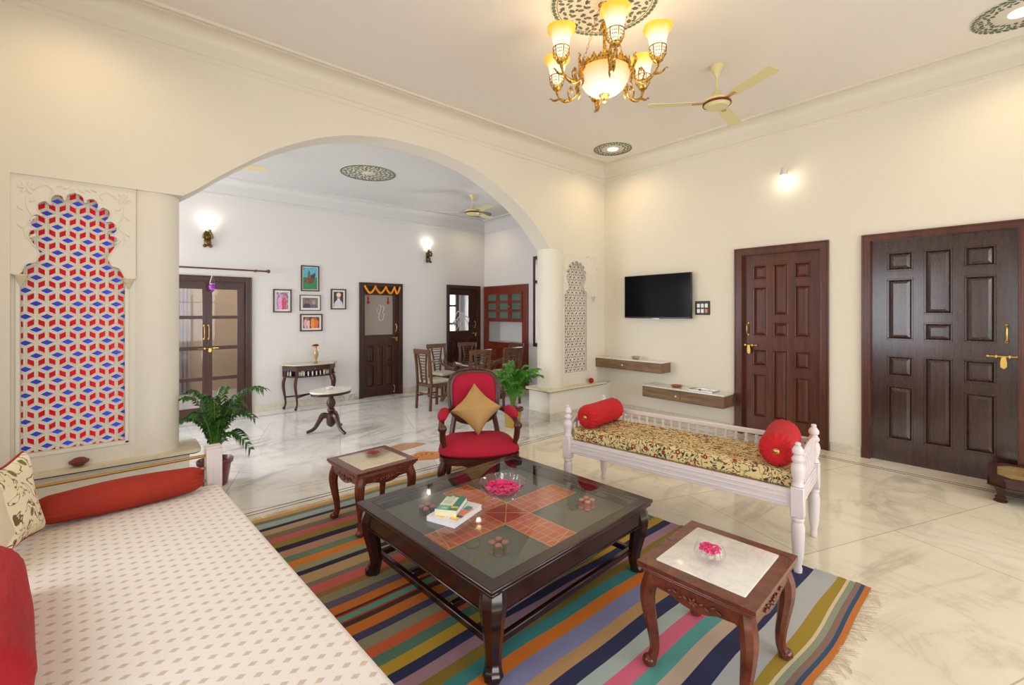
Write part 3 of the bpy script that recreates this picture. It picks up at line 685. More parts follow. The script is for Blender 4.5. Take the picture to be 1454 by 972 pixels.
def cup(x,y,z,r,hh,mat,label,cat='cup',name='drinking_glass',group=None):
    return tag(MB().lathe([(r*.6,0),(r*.85,.01),(r,hh*.5),(r*1.05,hh),(r*.95,hh),(r*.85,hh*.5),(r*.6,.015)],x,y,z,12).build(name,mat),label,cat,group)
k=0
for (yy,zz) in ((8.165-.38,1.64),(8.165-.42,1.64),(8.165-.66,1.42),(8.165-.72,1.42),(8.165-.78,1.42),(8.165-1.08,1.42),(8.165-1.15,1.42),(8.165-1.12,1.84),(8.165-1.18,1.84),(8.165-1.06,1.64),(8.165-.76,1.84)):
    cup(XD+.12,yy,zz+.001,.024,.075,'white_lacquer','small pale cup standing behind the green panes of the crockery cupboard',group='cups inside the cupboard')
tag(MB().lathe([(.02,0),(.028,.01),(.028,.05),(.012,.065),(.012,.08),(.018,.085),(.001,.095)],XD+.15,8.165-1.18,.951,12).build('spice_jar','black_matte'),'small dark jar standing in the open niche of the red-brown cupboard','jar')

# ------------------------------------------------------------------ furniture helpers
def cabriole(h,out,s=1.0,dirx=1,diry=1,top=.032,th=.9,foot=1):
    """leg with its top at origin column, bending along (dirx,diry) diagonal"""
    k=1/math.sqrt(2)
    zs=[1,.93,.82,.68,.5,.32,.18,.09,.03,0]; of=[0,.25,.7,.75,.35,-.1,-.25,.1,.45,.45]; rd=[1,1.05,1.08,.98,.84,.72,.66,.70,.84,.66]
    P=smooth_path([(dirx*k*out*o,diry*k*out*o,h*z) for z,o in zip(zs,of)],3)
    rr=smooth_vals([top*r*s for r in rd],3)
    b=MB(); b.tube(P,rr,8,up=(1,0,0)); e=P[-1]
    if foot: b.sphere((e.x+dirx*out*.10,e.y+diry*out*.10,h*.035+.006),top*.92,10,(1,1,.8))
    return b
def scallop_apron(x0,x1,z1,depth,drop,y,t=.022,amp=1):
    n=24; pts=[(x0,z1),(x1,z1)]
    for i in range(n+1):
        u=1-i/n; c=abs(2*u-1); e=depth+drop*(1-math.cos(PI*(1-c)))/2*amp+ (.6*drop if c>.86 else 0)*(c-.86)/.14*2
        e-=.25*drop*math.exp(-((c-.5)/.15)**2)
        pts.append((lerp(x0,x1,u),z1-e))
    return MB().prism(pts,t,Mx=T(0,y,0)@XZ)
def carving(b,cx,cz,y,w,Mx=None):
    rn=random.Random(1)
    def leafb(x,z,a,l,ww): 
        m=T(x,y,z)@Matrix.Rotation(a,4,'Y'); m=(Mx@m) if Mx is not None else m; b.sphere((0,0,0),1,8,(l,.006,ww),Mx=m)
    for k in range(5): leafb(cx+.012*math.cos(k*1.256),cz+.012*math.sin(k*1.256),-k*1.256,.011,.007)
    leafb(cx,cz,0,.006,.006)
    for sg in (-1,1):
        for k in range(4): leafb(cx+sg*(.03+.022*k)*w,cz+.006*(-1)**k+.004*k,sg*(.5 if k%2 else -.5),.014,.006)

def side_table(loc,rz,label,w,d,h,topmat):
    t=thing('side_table',label,'side table',loc,rz,'matching carved side tables'); hw,hd=w/2,d/2
    # moulded top
    b=MB(); b.prism(rect(-hw,hw,-hd,hd),.02,[rect(-hw+.066,hw-.066,-hd+.062,hd-.062)],Mx=T(0,0,h-.02))
    b.box(-hw+.006,hw-.006,-hd+.006,hd-.006,h-.036,h-.02,.006); b.box(-hw+.018,hw-.018,-hd+.018,hd-.018,h-.05,h-.036,.005)
    o=b.build('top_frame','wood_side',t); m=o.modifiers.new('b','BEVEL'); m.width=.006; m.segments=2; m.limit_method='ANGLE'
    MB().box(-hw+.062,hw-.062,-hd+.058,hd-.058,h-.018,h+.006,.008,seg=2).build('marble_inset',topmat,t)
    for Mx,L in ((T(0,-hd+.03,0),hw-.05),(T(0,hd-.03,0)@rotz(PI),hw-.05),(T(-hw+.03,0,0)@rotz(-PI/2),hd-.05),(T(hw-.03,0,0)@rotz(PI/2),hd-.05)):
        b=scallop_apron(-L,L,h-.048,.045,.03,-.008,.02)
        carving(b,0,h-.088,-.012,1.1)
        for v in b.bm.verts: v.co=Mx@v.co
        b.build('apron','wood_side',t,angle=50)
    for sx in (-1,1):
        for sy in (-1,1):
            b=cabriole(h-.05,.030,1,sx,sy,.034)
            for k in range(3): b.sphere((sx*(.020+.004*k),sy*(.020+.004*k),h-.085-.028*k),.011,8,(1,1,1.3))
            for v in b.bm.verts: v.co+=Vector((sx*(hw-.052),sy*(hd-.052),0))
            b.build('leg','wood_side',t)
    return t
side_table((2.065,.945,.008),R(3.2),'carved brown side table with white marble top on the rug, nearest the camera',.565,.50,.47,'marble_top')
side_table((1.475,3.36,.008),R(4.5),'carved brown side table with beige marble top left of the red armchair',.50,.50,.46,'marble_beige')

# ------------------------------------------------------------------ coffee table
CT=thing('coffee_table','large square dark wooden coffee table with glass top over a board-game cross','coffee table',(1.79,2.125,.008),R(3.2))
hw,hd,h=.668,.622,.435
b=MB(); b.prism(rect(-hw,hw,-hd,hd),.022,[rect(-hw+.07,hw-.07,-hd+.07,hd-.07)],Mx=T(0,0,h-.022))
b.box(-hw+.008,-hw+.065,-hd+.008,hd-.008,h-.04,h-.022); b.box(hw-.065,hw-.008,-hd+.008,hd-.008,h-.04,h-.022); b.box(-hw+.065,hw-.065,-hd+.008,-hd+.065,h-.04,h-.022); b.box(-hw+.065,hw-.065,hd-.065,hd-.008,h-.04,h-.022)
o=b.build('top_frame','wood_table',CT); m=o.modifiers.new('b','BEVEL'); m.width=.007; m.segments=2; m.limit_method='ANGLE'
b=MB()
for x0,x1,y0,y1 in ((-hw+.03,hw-.03,-hd+.03,-hd+.055),(-hw+.03,hw-.03,hd-.055,hd-.03),(-hw+.03,-hw+.055,-hd+.055,hd-.055),(hw-.055,hw-.03,-hd+.055,hd-.055)): b.box(x0,x1,y0,y1,h-.135,h-.04,.004); 
for x0,x1,y0,y1 in ((-hw+.024,hw-.024,-hd+.024,-hd+.05),(-hw+.024,hw-.024,hd-.05,hd-.024),(-hw+.024,-hw+.05,-hd+.05,hd-.05),(hw-.05,hw-.024,-hd+.05,hd-.05)): b.box(x0,x1,y0,y1,h-.145,h-.133,.004)
b.build('apron','wood_table',CT)
MB().box(-hw+.055,hw-.055,-hd+.055,hd-.055,h-.096,h-.078).build('tray_base','tray_grey',CT)
MB().box(-hw+.068,hw-.068,-hd+.068,hd-.068,h-.008,h-.001).build('glass_top','table_glass',CT,smooth=False)
zt_=h-.0775
# board-game cross of printed cloth in the tray
red1=S(232,84,58); redc=S(206,44,30); gl=S(246,196,80)
b=MB()
L1,wd=.555,.105
pts=[(-wd,-L1*.93),(wd,-L1*.93),(wd,-wd),(L1,-wd),(L1,wd),(wd,wd),(wd,L1*.93),(-wd,L1*.93),(-wd,wd),(-L1,wd),(-L1,-wd),(-wd,-wd)]
b.prism(pts,.002,Mx=T(0,0,zt_),c=red1)
b.box(-wd,wd,-wd,wd,zt_+.0021,zt_+.0026,c=redc)
def strip(p,q,w=.0035,c=gl,z=zt_+.003):
    p=Vector((*p,0));q=Vector((*q,0));d=(q-p).normalized();n=Vector((-d.y,d.x,0))*w
    b.quad([(p+n)+Vector((0,0,z)),(p-n)+Vector((0,0,z)),(q-n)+Vector((0,0,z)),(q+n)+Vector((0,0,z))],c)
for i in range(12): strip(pts[i],pts[(i+1)%12])
strip((-wd,-wd),(wd,wd)); strip((-wd,wd),(wd,-wd)); strip((-wd,-wd),(-wd,wd)); strip((wd,-wd),(wd,wd)); strip((-wd,-wd),(wd,-wd)); strip((-wd,wd),(wd,wd))
for a in range(4):
    c_,s_=math.cos(a*PI/2),math.sin(a*PI/2); rr=lambda x,y:(x*c_-y*s_,x*s_+y*c_); LL=L1 if a%2==0 else L1*.93
    for q in (-wd/3,wd/3): strip(rr(wd,q),rr(LL,q),.0022,z=zt_+.0027)
    for k in range(1,8): strip(rr(lerp(wd,LL,k/8),-wd),rr(lerp(wd,LL,k/8),wd),.0022,z=zt_+.0027)
    for k in (3,7): x_=lerp(wd,LL,(k-.5)/8); strip(rr(x_-.025,-wd*.9),rr(x_+.025,wd*.9),.0026,z=zt_+.0032); strip(rr(x_-.025,wd*.9),rr(x_+.025,-wd*.9),.0026,z=zt_+.0032)
CTM=T(1.79,2.125,.008)@rotz(R(3.2))
o=b.build('game_board','foil',smooth=False,keepn=False); o.location=(1.79,2.125,.008); o.rotation_euler=(0,0,R(3.2)); tag(o,'red and gold cross-shaped board game cloth lying under the coffee table glass','game board')
for sx in (-1,1):
    for sy in (-1,1):
        b=cabriole(h-.04,.03,1,sx,sy,.056,foot=.0)
        for v in b.bm.verts: v.co+=Vector((sx*(hw-.078),sy*(hd-.078),0))
        b.build('leg','wood_table',CT)
for a,(x0,x1,y0,y1) in enumerate(((-hw+.10,hw-.10,-hd+.085,-hd+.115),(-hw+.10,hw-.10,hd-.115,hd-.085),(-hw+.085,-hw+.115,-hd+.115,hd-.115),(hw-.115,hw-.085,-hd+.115,hd-.115),(-hw+.115,hw-.115,.17,.20),(-hw+.115,hw-.115,-.20,-.17),(-.29,-.26,-.17,.17),(.26,.29,-.17,.17))):
    MB().box(x0,x1,y0,y1,.105,.140,.004).build('stretcher','wood_table',CT)
for x,y in ((hw-.15,hd-.24),(hw-.15,-hd+.28)): MB().box(x-.02,x+.02,y-.035,y+.035,h-.013,h-.0085).build('rubber_pad','black_matte',CT)
# gaming pieces
def piece_group(px,py,cb,ct,label,grp,n=4):
    pr=None
    offs=[(0,-.034),(.034,0),(-.034,0),(0,.034)]
    for k in range(n):
        p=CTM@Vector((px,py,zt_+.0005))+Vector((offs[k][0]*.756-offs[k][1]*.65,-offs[k][0]*.65-offs[k][1]*.756,0))
        if pr is None:
            pr=thing('game_piece',label,'game piece',p,0,grp)
            MB().lathe([(.015,0),(.018,.002),(.018,.012),(.015,.02),(.014,.030),(.0165,.044),(.0175,.050),(.013,.0555),(.001,.057)],seg=14,c=cb).build('piece_body','foil',pr)
            MB().lathe([(.0176,.0495),(.0180,.0505),(.0135,.0565),(.001,.058)],seg=14,c=ct,cap=False).build('piece_cap','foil',pr)
            MB().lathe([(.0152,.0002),(.0186,.002),(.0186,.011),(.0172,.0125)],seg=14,c=ct,cap=False).build('piece_band','foil',pr)
        else: dup(pr,p)
piece_group(-.335,-.30,S(120,120,56),S(210,110,90),'squat green game piece with pink cap near the front corner of the coffee table','green game pieces')
piece_group(.42,-.30,S(206,84,70),S(226,150,130),'squat coral red game piece inside the right side of the coffee table','red game pieces')
piece_group(-.36,.32,S(52,56,60),S(200,96,84),'dark game piece with red cap behind the books in the coffee table','black game pieces')
# books
def book(loc,rz,w,d,t_,cover,side,label,detail=None):
    r=thing('book',label,'book',loc,rz); b=MB(); b.box(-w/2+.002,w/2-.003,-d/2+.003,d/2-.003,.002,t_-.002); b.build('page_block','white_paint',r,smooth=False)
    b=MB(); b.box(-w/2,w/2,-d/2,d/2,t_-.002,t_,c=cover); b.box(-w/2,w/2,-d/2,d/2,0,.002,c=cover); b.box(-w/2-.001,-w/2+.001,-d/2,d/2,0,t_,c=side)
    if detail: detail(b,w,d,t_)
    b.build('cover','foil',r,smooth=False); return r
def det1(b,w,d,t_):
    z=t_+.0004
    def q(x0,x1,y0,y1,c,k=0): b.quad([(x0,y0,z+k),(x1,y0,z+k),(x1,y1,z+k),(x0,y1,z+k)],c)
    q(-w/2+.03,w/2-.07,-d/2+.01,-d/2+.06,S(230,120,80)); q(-.05,.05,-.02,.03,S(60,96,130),.0003); q(-w/2+.02,-w/2+.06,.0,.05,S(240,200,70),.0003); q(.03,.08,-.07,-.03,S(60,140,150),.0002); q(w/2-.05,w/2-.01,.02,.08,S(200,70,60),.0003); q(-.10,-.06,-.08,-.04,S(250,214,90),.0004); q(-.07,-.045,-.09,-.03,S(50,50,40),.0005)
    b.quad([(.02,-.03,z+.0006),(.09,-.01,z+.0006),(.10,.02,z+.0006),(.04,.01,z+.0006)],S(70,120,90))
def det2(b,w,d,t_):
    z=t_+.0004
    def q(x0,x1,y0,y1,c,k=0): b.quad([(x0,y0,z+k),(x1,y0,z+k),(x1,y1,z+k),(x0,y1,z+k)],c)
    q(-.045,.075,-.02,d/2-.006,S(222,226,200)); q(-w/2+.004,-.05,-.01,d/2-.01,S(110,184,160)); q(-.07,-.045,-d/2+.004,-.018,S(240,180,30),.0003); q(-.085,-.07,0,.03,S(180,220,200),.0003)
    for k in range(6): q(-.02+.0*k,.03,.0+.008*k,.003+.008*k,S(150,166,140),.0004); q(.038,.07,.0+.008*k,.003+.008*k,S(160,170,150),.0004)
    q(w/2-.022,w/2-.012,.01,.03,S(220,230,210),.0004)
b1=Vector((1.445,2.165,.008+h)); 
book(b1,R(20),.27,.19,.028,S(228,226,226),S(236,232,238),'larger white-covered book lying under the green book on the coffee table',det1)
book(b1+Vector((-.005,.03,.0285)),R(37),.20,.125,.034,S(24,128,104),S(236,226,190),'small thick green book lying on top of the white book on the coffee table',det2)
# crystal bowl with petals
def petals(b,cx,cy,cz,r,n,hh,seed=1,sz=.016):
    rn=random.Random(seed)
    for k in range(n):
        a=rn.uniform(0,2*PI); rr=r*math.sqrt(rn.random()); m=T(cx+rr*math.cos(a),cy+rr*math.sin(a),cz+rn.uniform(0,hh)*(1-.6*rr/r))@Matrix.Rotation(rn.uniform(0,6),4,'Z')@Matrix.Rotation(rn.uniform(-.8,.8),4,'X')
        s_=sz*rn.uniform(.7,1.2); b.puff([(s_*math.cos(q*PI/4)*(1.0),s_*.8*math.sin(q*PI/4)) for q in range(8)],s_*.22,-s_*.12,n=3,Mx=m)
    return b
bw=thing('crystal_bowl','scalloped cut-crystal footed bowl of pink petals at the coffee table centre','bowl',(1.775,2.14,.008+h))
def modb(a,z): return 1+(.06*math.cos(12*a) if z>.06 else .02*math.cos(12*a))
b=MB(); prof=[(.03,.032),(.07,.04),(.105,.06),(.125,.09),(.138,.122),(.132,.122),(.118,.09),(.098,.065),(.065,.048),(.001,.045)]
b.lathe(prof,seg=72,mod=modb)
for k in range(36):
    a=2*PI*k/36; b.sphere((.136*math.cos(a),.136*math.sin(a),.122),.008,6)
for k in range(24):
    a=2*PI*k/24; b.tube([(.05*math.cos(a),.05*math.sin(a),.036),(.10*math.cos(a+.12),.10*math.sin(a+.12),.055),(.124*math.cos(a+.24),.124*math.sin(a+.24),.088)],.0035,4)
b.build('bowl_glass','crystal',bw)
for k in range(3):
    a=2*PI*k/3+.9; MB().tube(smooth_path([(.05*math.cos(a),.05*math.sin(a),.038),(.07*math.cos(a),.07*math.sin(a),.018),(.062*math.cos(a),.062*math.sin(a),.002)],3),[.008]*3+[.006]*3+[.007],8).build('foot','crystal',bw)
o=tag(petals(MB(),1.775,2.14,.008+h+.072,.100,460,.05,1,.012).build('flower_petals','petal'),'loose heap of pink rose petals filling the crystal bowl','petals',kind='stuff')
# petal dishes on side tables
r=thing('glass_bowl','small round glass fish-bowl vase with floating pink petals on the front side table','bowl',(2.005,.955,.485))
MB().lathe([(.001,.001),(.03,0.001),(.055,.008),(.068,.035),(.06,.062),(.052,.074),(.057,.092)],seg=28,cap=False).build('bowl_glass','vessel',r)
tag(petals(MB(),2.005,.955,.485+.05,.045,150,.018,3,.008).build('flower_petals','petal'),'pink petals floating in the fish-bowl vase on the front side table','petals',kind='stuff')
for k,(a,bb,c) in enumerate(((-.02,-.015,.02),(.02,.01,.02),(.0,.025,.018),(.028,-.02,.018))):
    tag(MB().sphere((2.005+a,.955+bb,.485+c+.008),.013,10,(1.2,1,.8)).build('pebble','marble_beige'),'pale pebble sunk in the fish-bowl vase of the front side table','pebble','pebbles in the glass bowl')
r=thing('glass_bowl','low straight-sided glass dish of red petals on the rear side table','bowl',(1.50,3.40,.475))
MB().lathe([(.001,.001),(.045,.001),(.06,.006),(.062,.06)],seg=28,cap=False).build('bowl_glass','vessel',r)
tag(petals(MB(),1.50,3.40,.475+.02,.045,150,.02,4,.008).build('flower_petals','petal_red'),'red petals in the straight-sided glass dish on the rear side table','petals',kind='stuff')

# ------------------------------------------------------------------ rug
yb=[3.91,3.856,3.804,3.713,3.669,3.588,3.508,3.436,3.348,3.278,3.185,3.106,3.026,2.953,2.901,2.795,2.749,2.658,2.607,2.534,2.471,2.401,2.383,2.369,2.324,2.310,2.272,2.195,2.141,2.065,1.995,1.925,1.855,1.795,1.726,1.662,1.589,1.516,1.418,1.349,1.273,1.2,1.124,1.055,.986,.899,.78,.727,.712,.685,.658,.639,.612]
cs=[S(214,160,80),S(120,128,120),S(166,182,172),S(34,36,66),S(186,160,124),S(130,112,92),S(204,96,96),S(150,126,50),S(34,34,62),S(190,142,116),S(110,138,108),S(220,126,40),S(156,154,118),S(32,34,62),S(186,156,112),S(126,122,106),S(206,100,92),S(160,112,56),S(146,142,108),S(104,92,110),S(212,120,40),S(60,44,36),S(190,44,36),S(96,166,140),S(190,44,36),S(70,50,40),S(214,120,36),S(70,66,100),S(150,146,116),S(212,100,56),S(90,130,110),S(196,160,44),
 S(40,46,86),S(170,132,146),S(140,120,44),S(60,140,138),S(226,124,30),S(140,142,184),S(192,150,102),S(42,46,84),S(176,190,184),S(220,106,132),S(92,164,158),S(202,178,156),S(42,46,84),S(186,186,184),S(168,140,42),S(224,206,164),S(150,156,130),S(140,112,100),S(50,80,110),S(204,120,46)]
RG=thing('striped_rug','multicoloured striped flat-weave rug with fringed ends under the coffee table','rug',(0,0,0))
b=MB(); n=40
def xr(y): return 3.355-.11*y
rnd=random.Random(2)
for i in range(len(cs)):
    y1,y0=yb[i],yb[i+1]
    def wob(x,y): return y+.006*math.sin(x*3.1+y*2)+.004*math.sin(x*9+y)+ (.012*math.sin(x*4.2) if (y>3.75 or y<.75) else 0)
    xa=.12+.012*math.sin(y0*7)
    for k in range(n):
        u0,u1=k/n,(k+1)/n; X0=lerp(xa,xr((y0+y1)/2)+.006*math.sin(i*1.7),u0); X1=lerp(xa,xr((y0+y1)/2)+.006*math.sin(i*1.7),u1)
        b.quad([(X0,wob(X0,y0),.008),(X1,wob(X1,y0),.008),(X1,wob(X1,y1),.008),(X0,wob(X0,y1),.008)],cs[i])
for x0,x1,y0,y1 in ((.13,3.30,.62,.625),): pass
b.prism([(.13,yb[-1]+.01),(xr(.62)-.01,yb[-1]+.01),(xr(3.9)-.01,3.89),(.13,3.89)],.006,Mx=T(0,0,.001),c=S(120,100,80))
b.build('rug_body','rug',RG,smooth=False)
for yy,sg in ((yb[-1],-1),(3.91,1)):
    b=MB(); rn=random.Random(4)
    for k in range(420):
        x=lerp(.14,xr(yy)-.01,rn.random()); l=rn.uniform(.025,.06) if sg>0 else rn.uniform(.04,.10); a=rn.uniform(-.9,.9)
        p=[(x,yy,.006),(x+l*.5*math.sin(a),yy+sg*l*.5,.006+rn.uniform(0,.006)),(x+l*math.sin(a*1.3),yy+sg*l*.9,.0025)]
        b.tube(p,.0013,3)
    o=b.build('fringe','cushion_cream',RG); o['kind']='stuff'
# stone inlay figures in the marble floor
def inlay(pts,mat_c,label,spots=()):
    b=MB(); sm=[(v.x,v.y) for v in smooth_path([(*p,0) for p in pts+[pts[0]]],4)][:-1]
    b.prism(sm,.0015,Mx=T(0,0,0),c=mat_c)
    for s_ in spots: b.prism([(s_[0]+s_[2]*math.cos(q*PI/3+.5),s_[1]+s_[2]*.55*math.sin(q*PI/3+.5)) for q in range(6)],.0022,Mx=T(0,0,0),c=S(90,44,20))
    return tag(b.build('floor_inlay','painted',smooth=False),label,'floor inlay')
inlay([(2.10,4.42),(2.30,4.42),(2.52,4.30),(2.66,4.28),(2.98,4.46),(2.95,4.62),(2.75,4.50),(2.62,4.60),(2.44,4.58),(2.22,4.64)],S(222,136,50),'orange leaf-shaped stone inlay with dark spots in the floor beside the armchair',[(2.3+.06*k,4.45+.02*(k%3),.02) for k in range(7)]+[(2.35+.07*k,4.52,.017) for k in range(5)])
inlay([(2.25,4.86),(2.34,4.98),(2.62,5.04),(2.82,4.86),(2.60,4.80),(2.42,4.78)],S(196,150,110),'pale brown leaf-shaped stone inlay in the floor behind the orange one')

# ------------------------------------------------------------------ red armchair
AC=thing('armchair','red velvet armchair with carved dark wooden frame and padded arms','armchair',(2.47,3.33,.008),R(-30))
# local: faces -y, width along x
def rr_outline(w,d,f,n=10,pw_=3.2):
    pts=[]
    for k in range(4*n):
        a=2*PI*k/(4*n); c_,s_=math.cos(a),math.sin(a); q=(abs(c_)**pw_+abs(s_)**pw_)**(-1/pw_)
        x=q*c_; y=q*s_; pts.append((x*w/2*(1-(.12*(y+1)/2)*f),y*d/2))
    return pts
so=rr_outline(.75,.60,1,10,4.5); so=[(x,y-(.03*math.cos(x/.75*2*PI) if y<0 else 0)) for x,y in so]
MB().puff(so,.085,.045,n=8,p=5,q=.55,Mx=T(0,0,.375)).build('seat','red_velvet',AC)
ob=[(x*1.0,y) for x,y in rr_outline(.735,.59,1,10,4.5)]
b=MB().prism(ob,.05,Mx=T(0,0,.30)); 
fr=b.build('seat_rail','wood_chair',AC,angle=50)
b=scallop_apron(-.31,.31,.33,.02,.055,-.31,.025); carving(b,0,.275,-.316,1.3); b.build('carved_apron','wood_chair',AC)
for sx in (-1,1):
    b=cabriole(.32,.05,1,sx,-1,.034)
    for v in b.bm.verts: v.co+=Vector((sx*.315,-.255,0))
    b.build('leg','wood_chair',AC)
    MB().tube(smooth_path([(sx*.235,.24,.34),(sx*.24,.25,.2),(sx*.255,.30,.0)],4),[.026]*4+[.022]*4+[.018],8).build('leg','wood_chair',AC)
# back, leaning
tilt=R(11); BM=T(0,.27,.42)@Matrix.Rotation(-tilt,4,'X')@Matrix(((1,0,0,0),(0,0,-1,0),(0,1,0,0),(0,0,0,1)))   # (u,v,w)->(x,z,-y)
bo=[]
for k in range(48):
    a=2*PI*k/48; c_,s_=math.cos(a),math.sin(a); q=(abs(c_)**3.2+abs(s_)**3.2)**(-1/3.2); y=q*s_; x=q*c_*(.215+.035*(y+1)/2); bo.append((x,.355+y*.245))
MB().puff([(x*.93,.355+(y-.355)*.95) for x,y in bo],.055,.04,n=7,p=3,q=.5,Mx=BM).build('backrest','red_velvet',AC)
b=MB(); b.tube([(BM@Vector((x,y,0))) for x,y in bo],[(.022,.028)]*48,8,closed=True,up=(0,1,0)); b.tube([(BM@Vector((x*1.02,.355+(y-.355)*1.02,.014))) for x,y in bo],.010,6,closed=True,up=(0,1,0))
for k in range(-3,4): b.sphere(tuple(BM@Vector((k*.03,.355+.255+.012*(1-abs(k)/3.5),.018))),.016,8)
for sx in (-1,1): b.tube([BM@Vector((sx*.195,.16,0)),BM@Vector((sx*.215,.05,0)),Vector((sx*.235,.25,.33))],.026,8)
b.build('back_frame','wood_chair',AC)
for sx in (-1,1):
    a_=[(sx*.215,.30,.66),(sx*.27,.18,.655),(sx*.32,.02,.635),(sx*.335,-.13,.61),(sx*.33,-.21,.60)]
    b=MB(); b.tube(smooth_path(a_,4),[.022]*8+[.026]*5+[.030]*4,8)
    b.sphere((sx*.33,-.215,.595),.036,10,(1.1,.8,1)); 
    b.tube(smooth_path([(sx*.33,-.20,.585),(sx*.325,-.17,.48),(sx*.30,-.15,.38),(sx*.285,-.16,.32)],4),[.028]*5+[.023]*4+[.028]*4,8)
    arm=b.build('arm','wood_chair',AC)
    b=MB(); P=smooth_path([(sx*.285,.13,.68),(sx*.315,.02,.67),(sx*.332,-.11,.655)],5); b.tube(P,[.014,.030,.040,.046,.047,.047,.046,.045,.040,.030,.012],10); b.build('arm_pad','red_velvet',arm)
# gold cushion on one corner
co=[]
for k in range(40):
    a=2*PI*k/40; u=k/10; s_=int(u); f=u-s_; cor_=[(-1,-1),(1,-1),(1,1),(-1,1),(-1,-1)]
    x=lerp(cor_[s_][0],cor_[s_+1][0],f); y=lerp(cor_[s_][1],cor_[s_+1][1],f); pin=1-.13*math.sin(PI*f); co.append((x*.172*pin,y*.172*pin))
AM=T(2.47,3.33,.008)@rotz(R(-30))
def pillow(name,mat,label,Mw,co,th,cat='cushion'):
    o=MB().puff(co,th,th,n=8,p=2.0,q=.62).build(name,mat); o.matrix_world=Mw; return tag(o,label,cat)
pm=AM@T(-.0,.13,.68)@Matrix.Rotation(R(-17),4,'X')@Matrix(((1,0,0,0),(0,0,-1,0),(0,1,0,0),(0,0,0,1)))@Matrix.Rotation(R(45+3),4,'Z')
pillow('cushion','gold_cushion','square tan silk cushion set on its corner against the red armchair back',pm,co,.065)

# ------------------------------------------------------------------ daybed
DBa=R(3.7)
DB=thing('daybed','white-framed daybed with pale dotted cover and brass end rails in the left foreground','daybed',(.50,3.60,.008),DBa)
# local: right edge at x=0, extends -x ; far end y=0, extends -y
W,L,HB=1.62,3.6,.45
b=MB(); n=60
# rounded mattress block
def rb(b,x0,x1,y0,y1,z0,z1,r=.035): b.box(x0,x1,y0,y1,z0,z1,r,seg=4)
rb(b,-W,0,-L,0,.24,HB); b.build('mattress','bed_cover',DB,angle=60)
b=MB(); b.box(-W+.02,-.02,-L+.02,.02,.14,.245,.006); b.build('bed_frame','white_lacquer',DB)
for x,y in ((-.02,.07),(-W+.02,.07),(-.04,-L+.05),(-W+.04,-L+.05)):
    top=.675 if y>0 else .24
    b=MB(); b.box(x-.045,x+.045,y-.045,y+.045,0,top,.006); 
    if y>0: b.box(x-.008,x+.008,y-.047,y-.044,.2,top-.01); b.box(x-.047,x+.047,y-.047,y+.047,top-.002,top+.008,.003)
    b.build('bed_post','white_lacquer',DB)
for z in (.655-.03,.655-.115,.655-.20): MB().tube([(-W+.02,.07,z),(-.05,.07,z)],.010,10).build('end_rail','rail_brass',DB)
DM=T(.50,3.60,.008)@rotz(DBa)
def bolster(name,mat,label,Mw,L,r,button='brass',pleat=.07,sag=0,taper=0,btn=True):
    root=bpy.data.objects.new(name,None); COL.objects.link(root); root.matrix_world=Mw; tag(root,label,'bolster')
    b=MB(); prof=[]
    h=L/2
    pts=[(0.06,h-.006),(.35,h+.004),(.70,h-.004),(.90,h-.028),(1,h-.07),(1.0,h*.5),(1.0,0)]
    full=pts+[(a,-z) for a,z in pts[::-1][1:]]
    P=smooth_path([(a,z,0) for a,z in full],4)
    seg=64; rn=random.Random(hash(name)%99)
    def md(a,z):
        e=max(0,(abs(z)-(h-.09))/.09); return 1+pleat*e*math.sin(20*a+2*math.sin(3*a))+.010*math.sin(3*a+z*9)+.006*math.sin(7*a-z*14)
    b.lathe([(max(p.x,.03)*r*(1-taper*(p.y/h)**2),p.y) for p in P],seg=seg,mod=md,Mx=Matrix.Rotation(PI/2,4,'Y'))
    b.build('bolster_cover',mat,root)
    if btn:
        for s_ in (-1,1): MB().lathe([(.019,-.004),(.02,.002),(.013,.008),(.001,.010)],seg=16,Mx=Matrix.Rotation(s_*PI/2,4,'Y')@T(0,0,h-.003)).build('gold_button','gold_trim',root)
    return root
bolster('bolster','bolster_rust','long rust-orange bolster lying along the daybed end rails',DM@T(-.485,-.105,HB+.088),.74,.09,btn=False,pleat=.10,taper=.25)
# cushions at left
sq=[(x/.172*.21,y/.172*.21) for x,y in co]
def up(Mx,rx,rz2=0): return Mx@Matrix.Rotation(rx,4,'X')@Matrix.Rotation(rz2,4,'Z')
def stand(x,y,z,az,lean,spin=0):   # cushion standing, its face looking towards azimuth az
    return T(x,y,z)@rotz(az)@Matrix.Rotation(-lean,4,'Y')@Matrix.Rotation(PI/2,4,'Y')@Matrix.Rotation(spin,4,'Z')
o=pillow('cushion','floral_cushion','cream floral cushion with orange piping leaning at the daybed corner',stand(-.405,3.20,HB+.225,R(-15),R(10)),sq,.075)
pp=MB().tube([(x,y,0) for x,y in sq],.006,6,closed=True,up=(0,0,1)).build('piping','bolster_rust',o)
pillow('cushion','cushion_cream','plain cream quilted cushion at the left picture edge on the daybed',stand(-.475,2.97,HB+.24,R(-12),R(12)),sq,.08)
pillow('cushion','cushion_red','deep red cushion propped behind the floral cushion',stand(-.58,3.33,HB+.27,R(-20),R(12),.3),[(a*1.05,b_*1.05) for a,b_ in sq],.07)
bolster('bolster','cushion_red','big red bolster lying on the near left of the daybed',T(-.352,2.22,HB+.138)@rotz(R(98)),.90,.125,btn=False,pleat=.035,taper=.06)

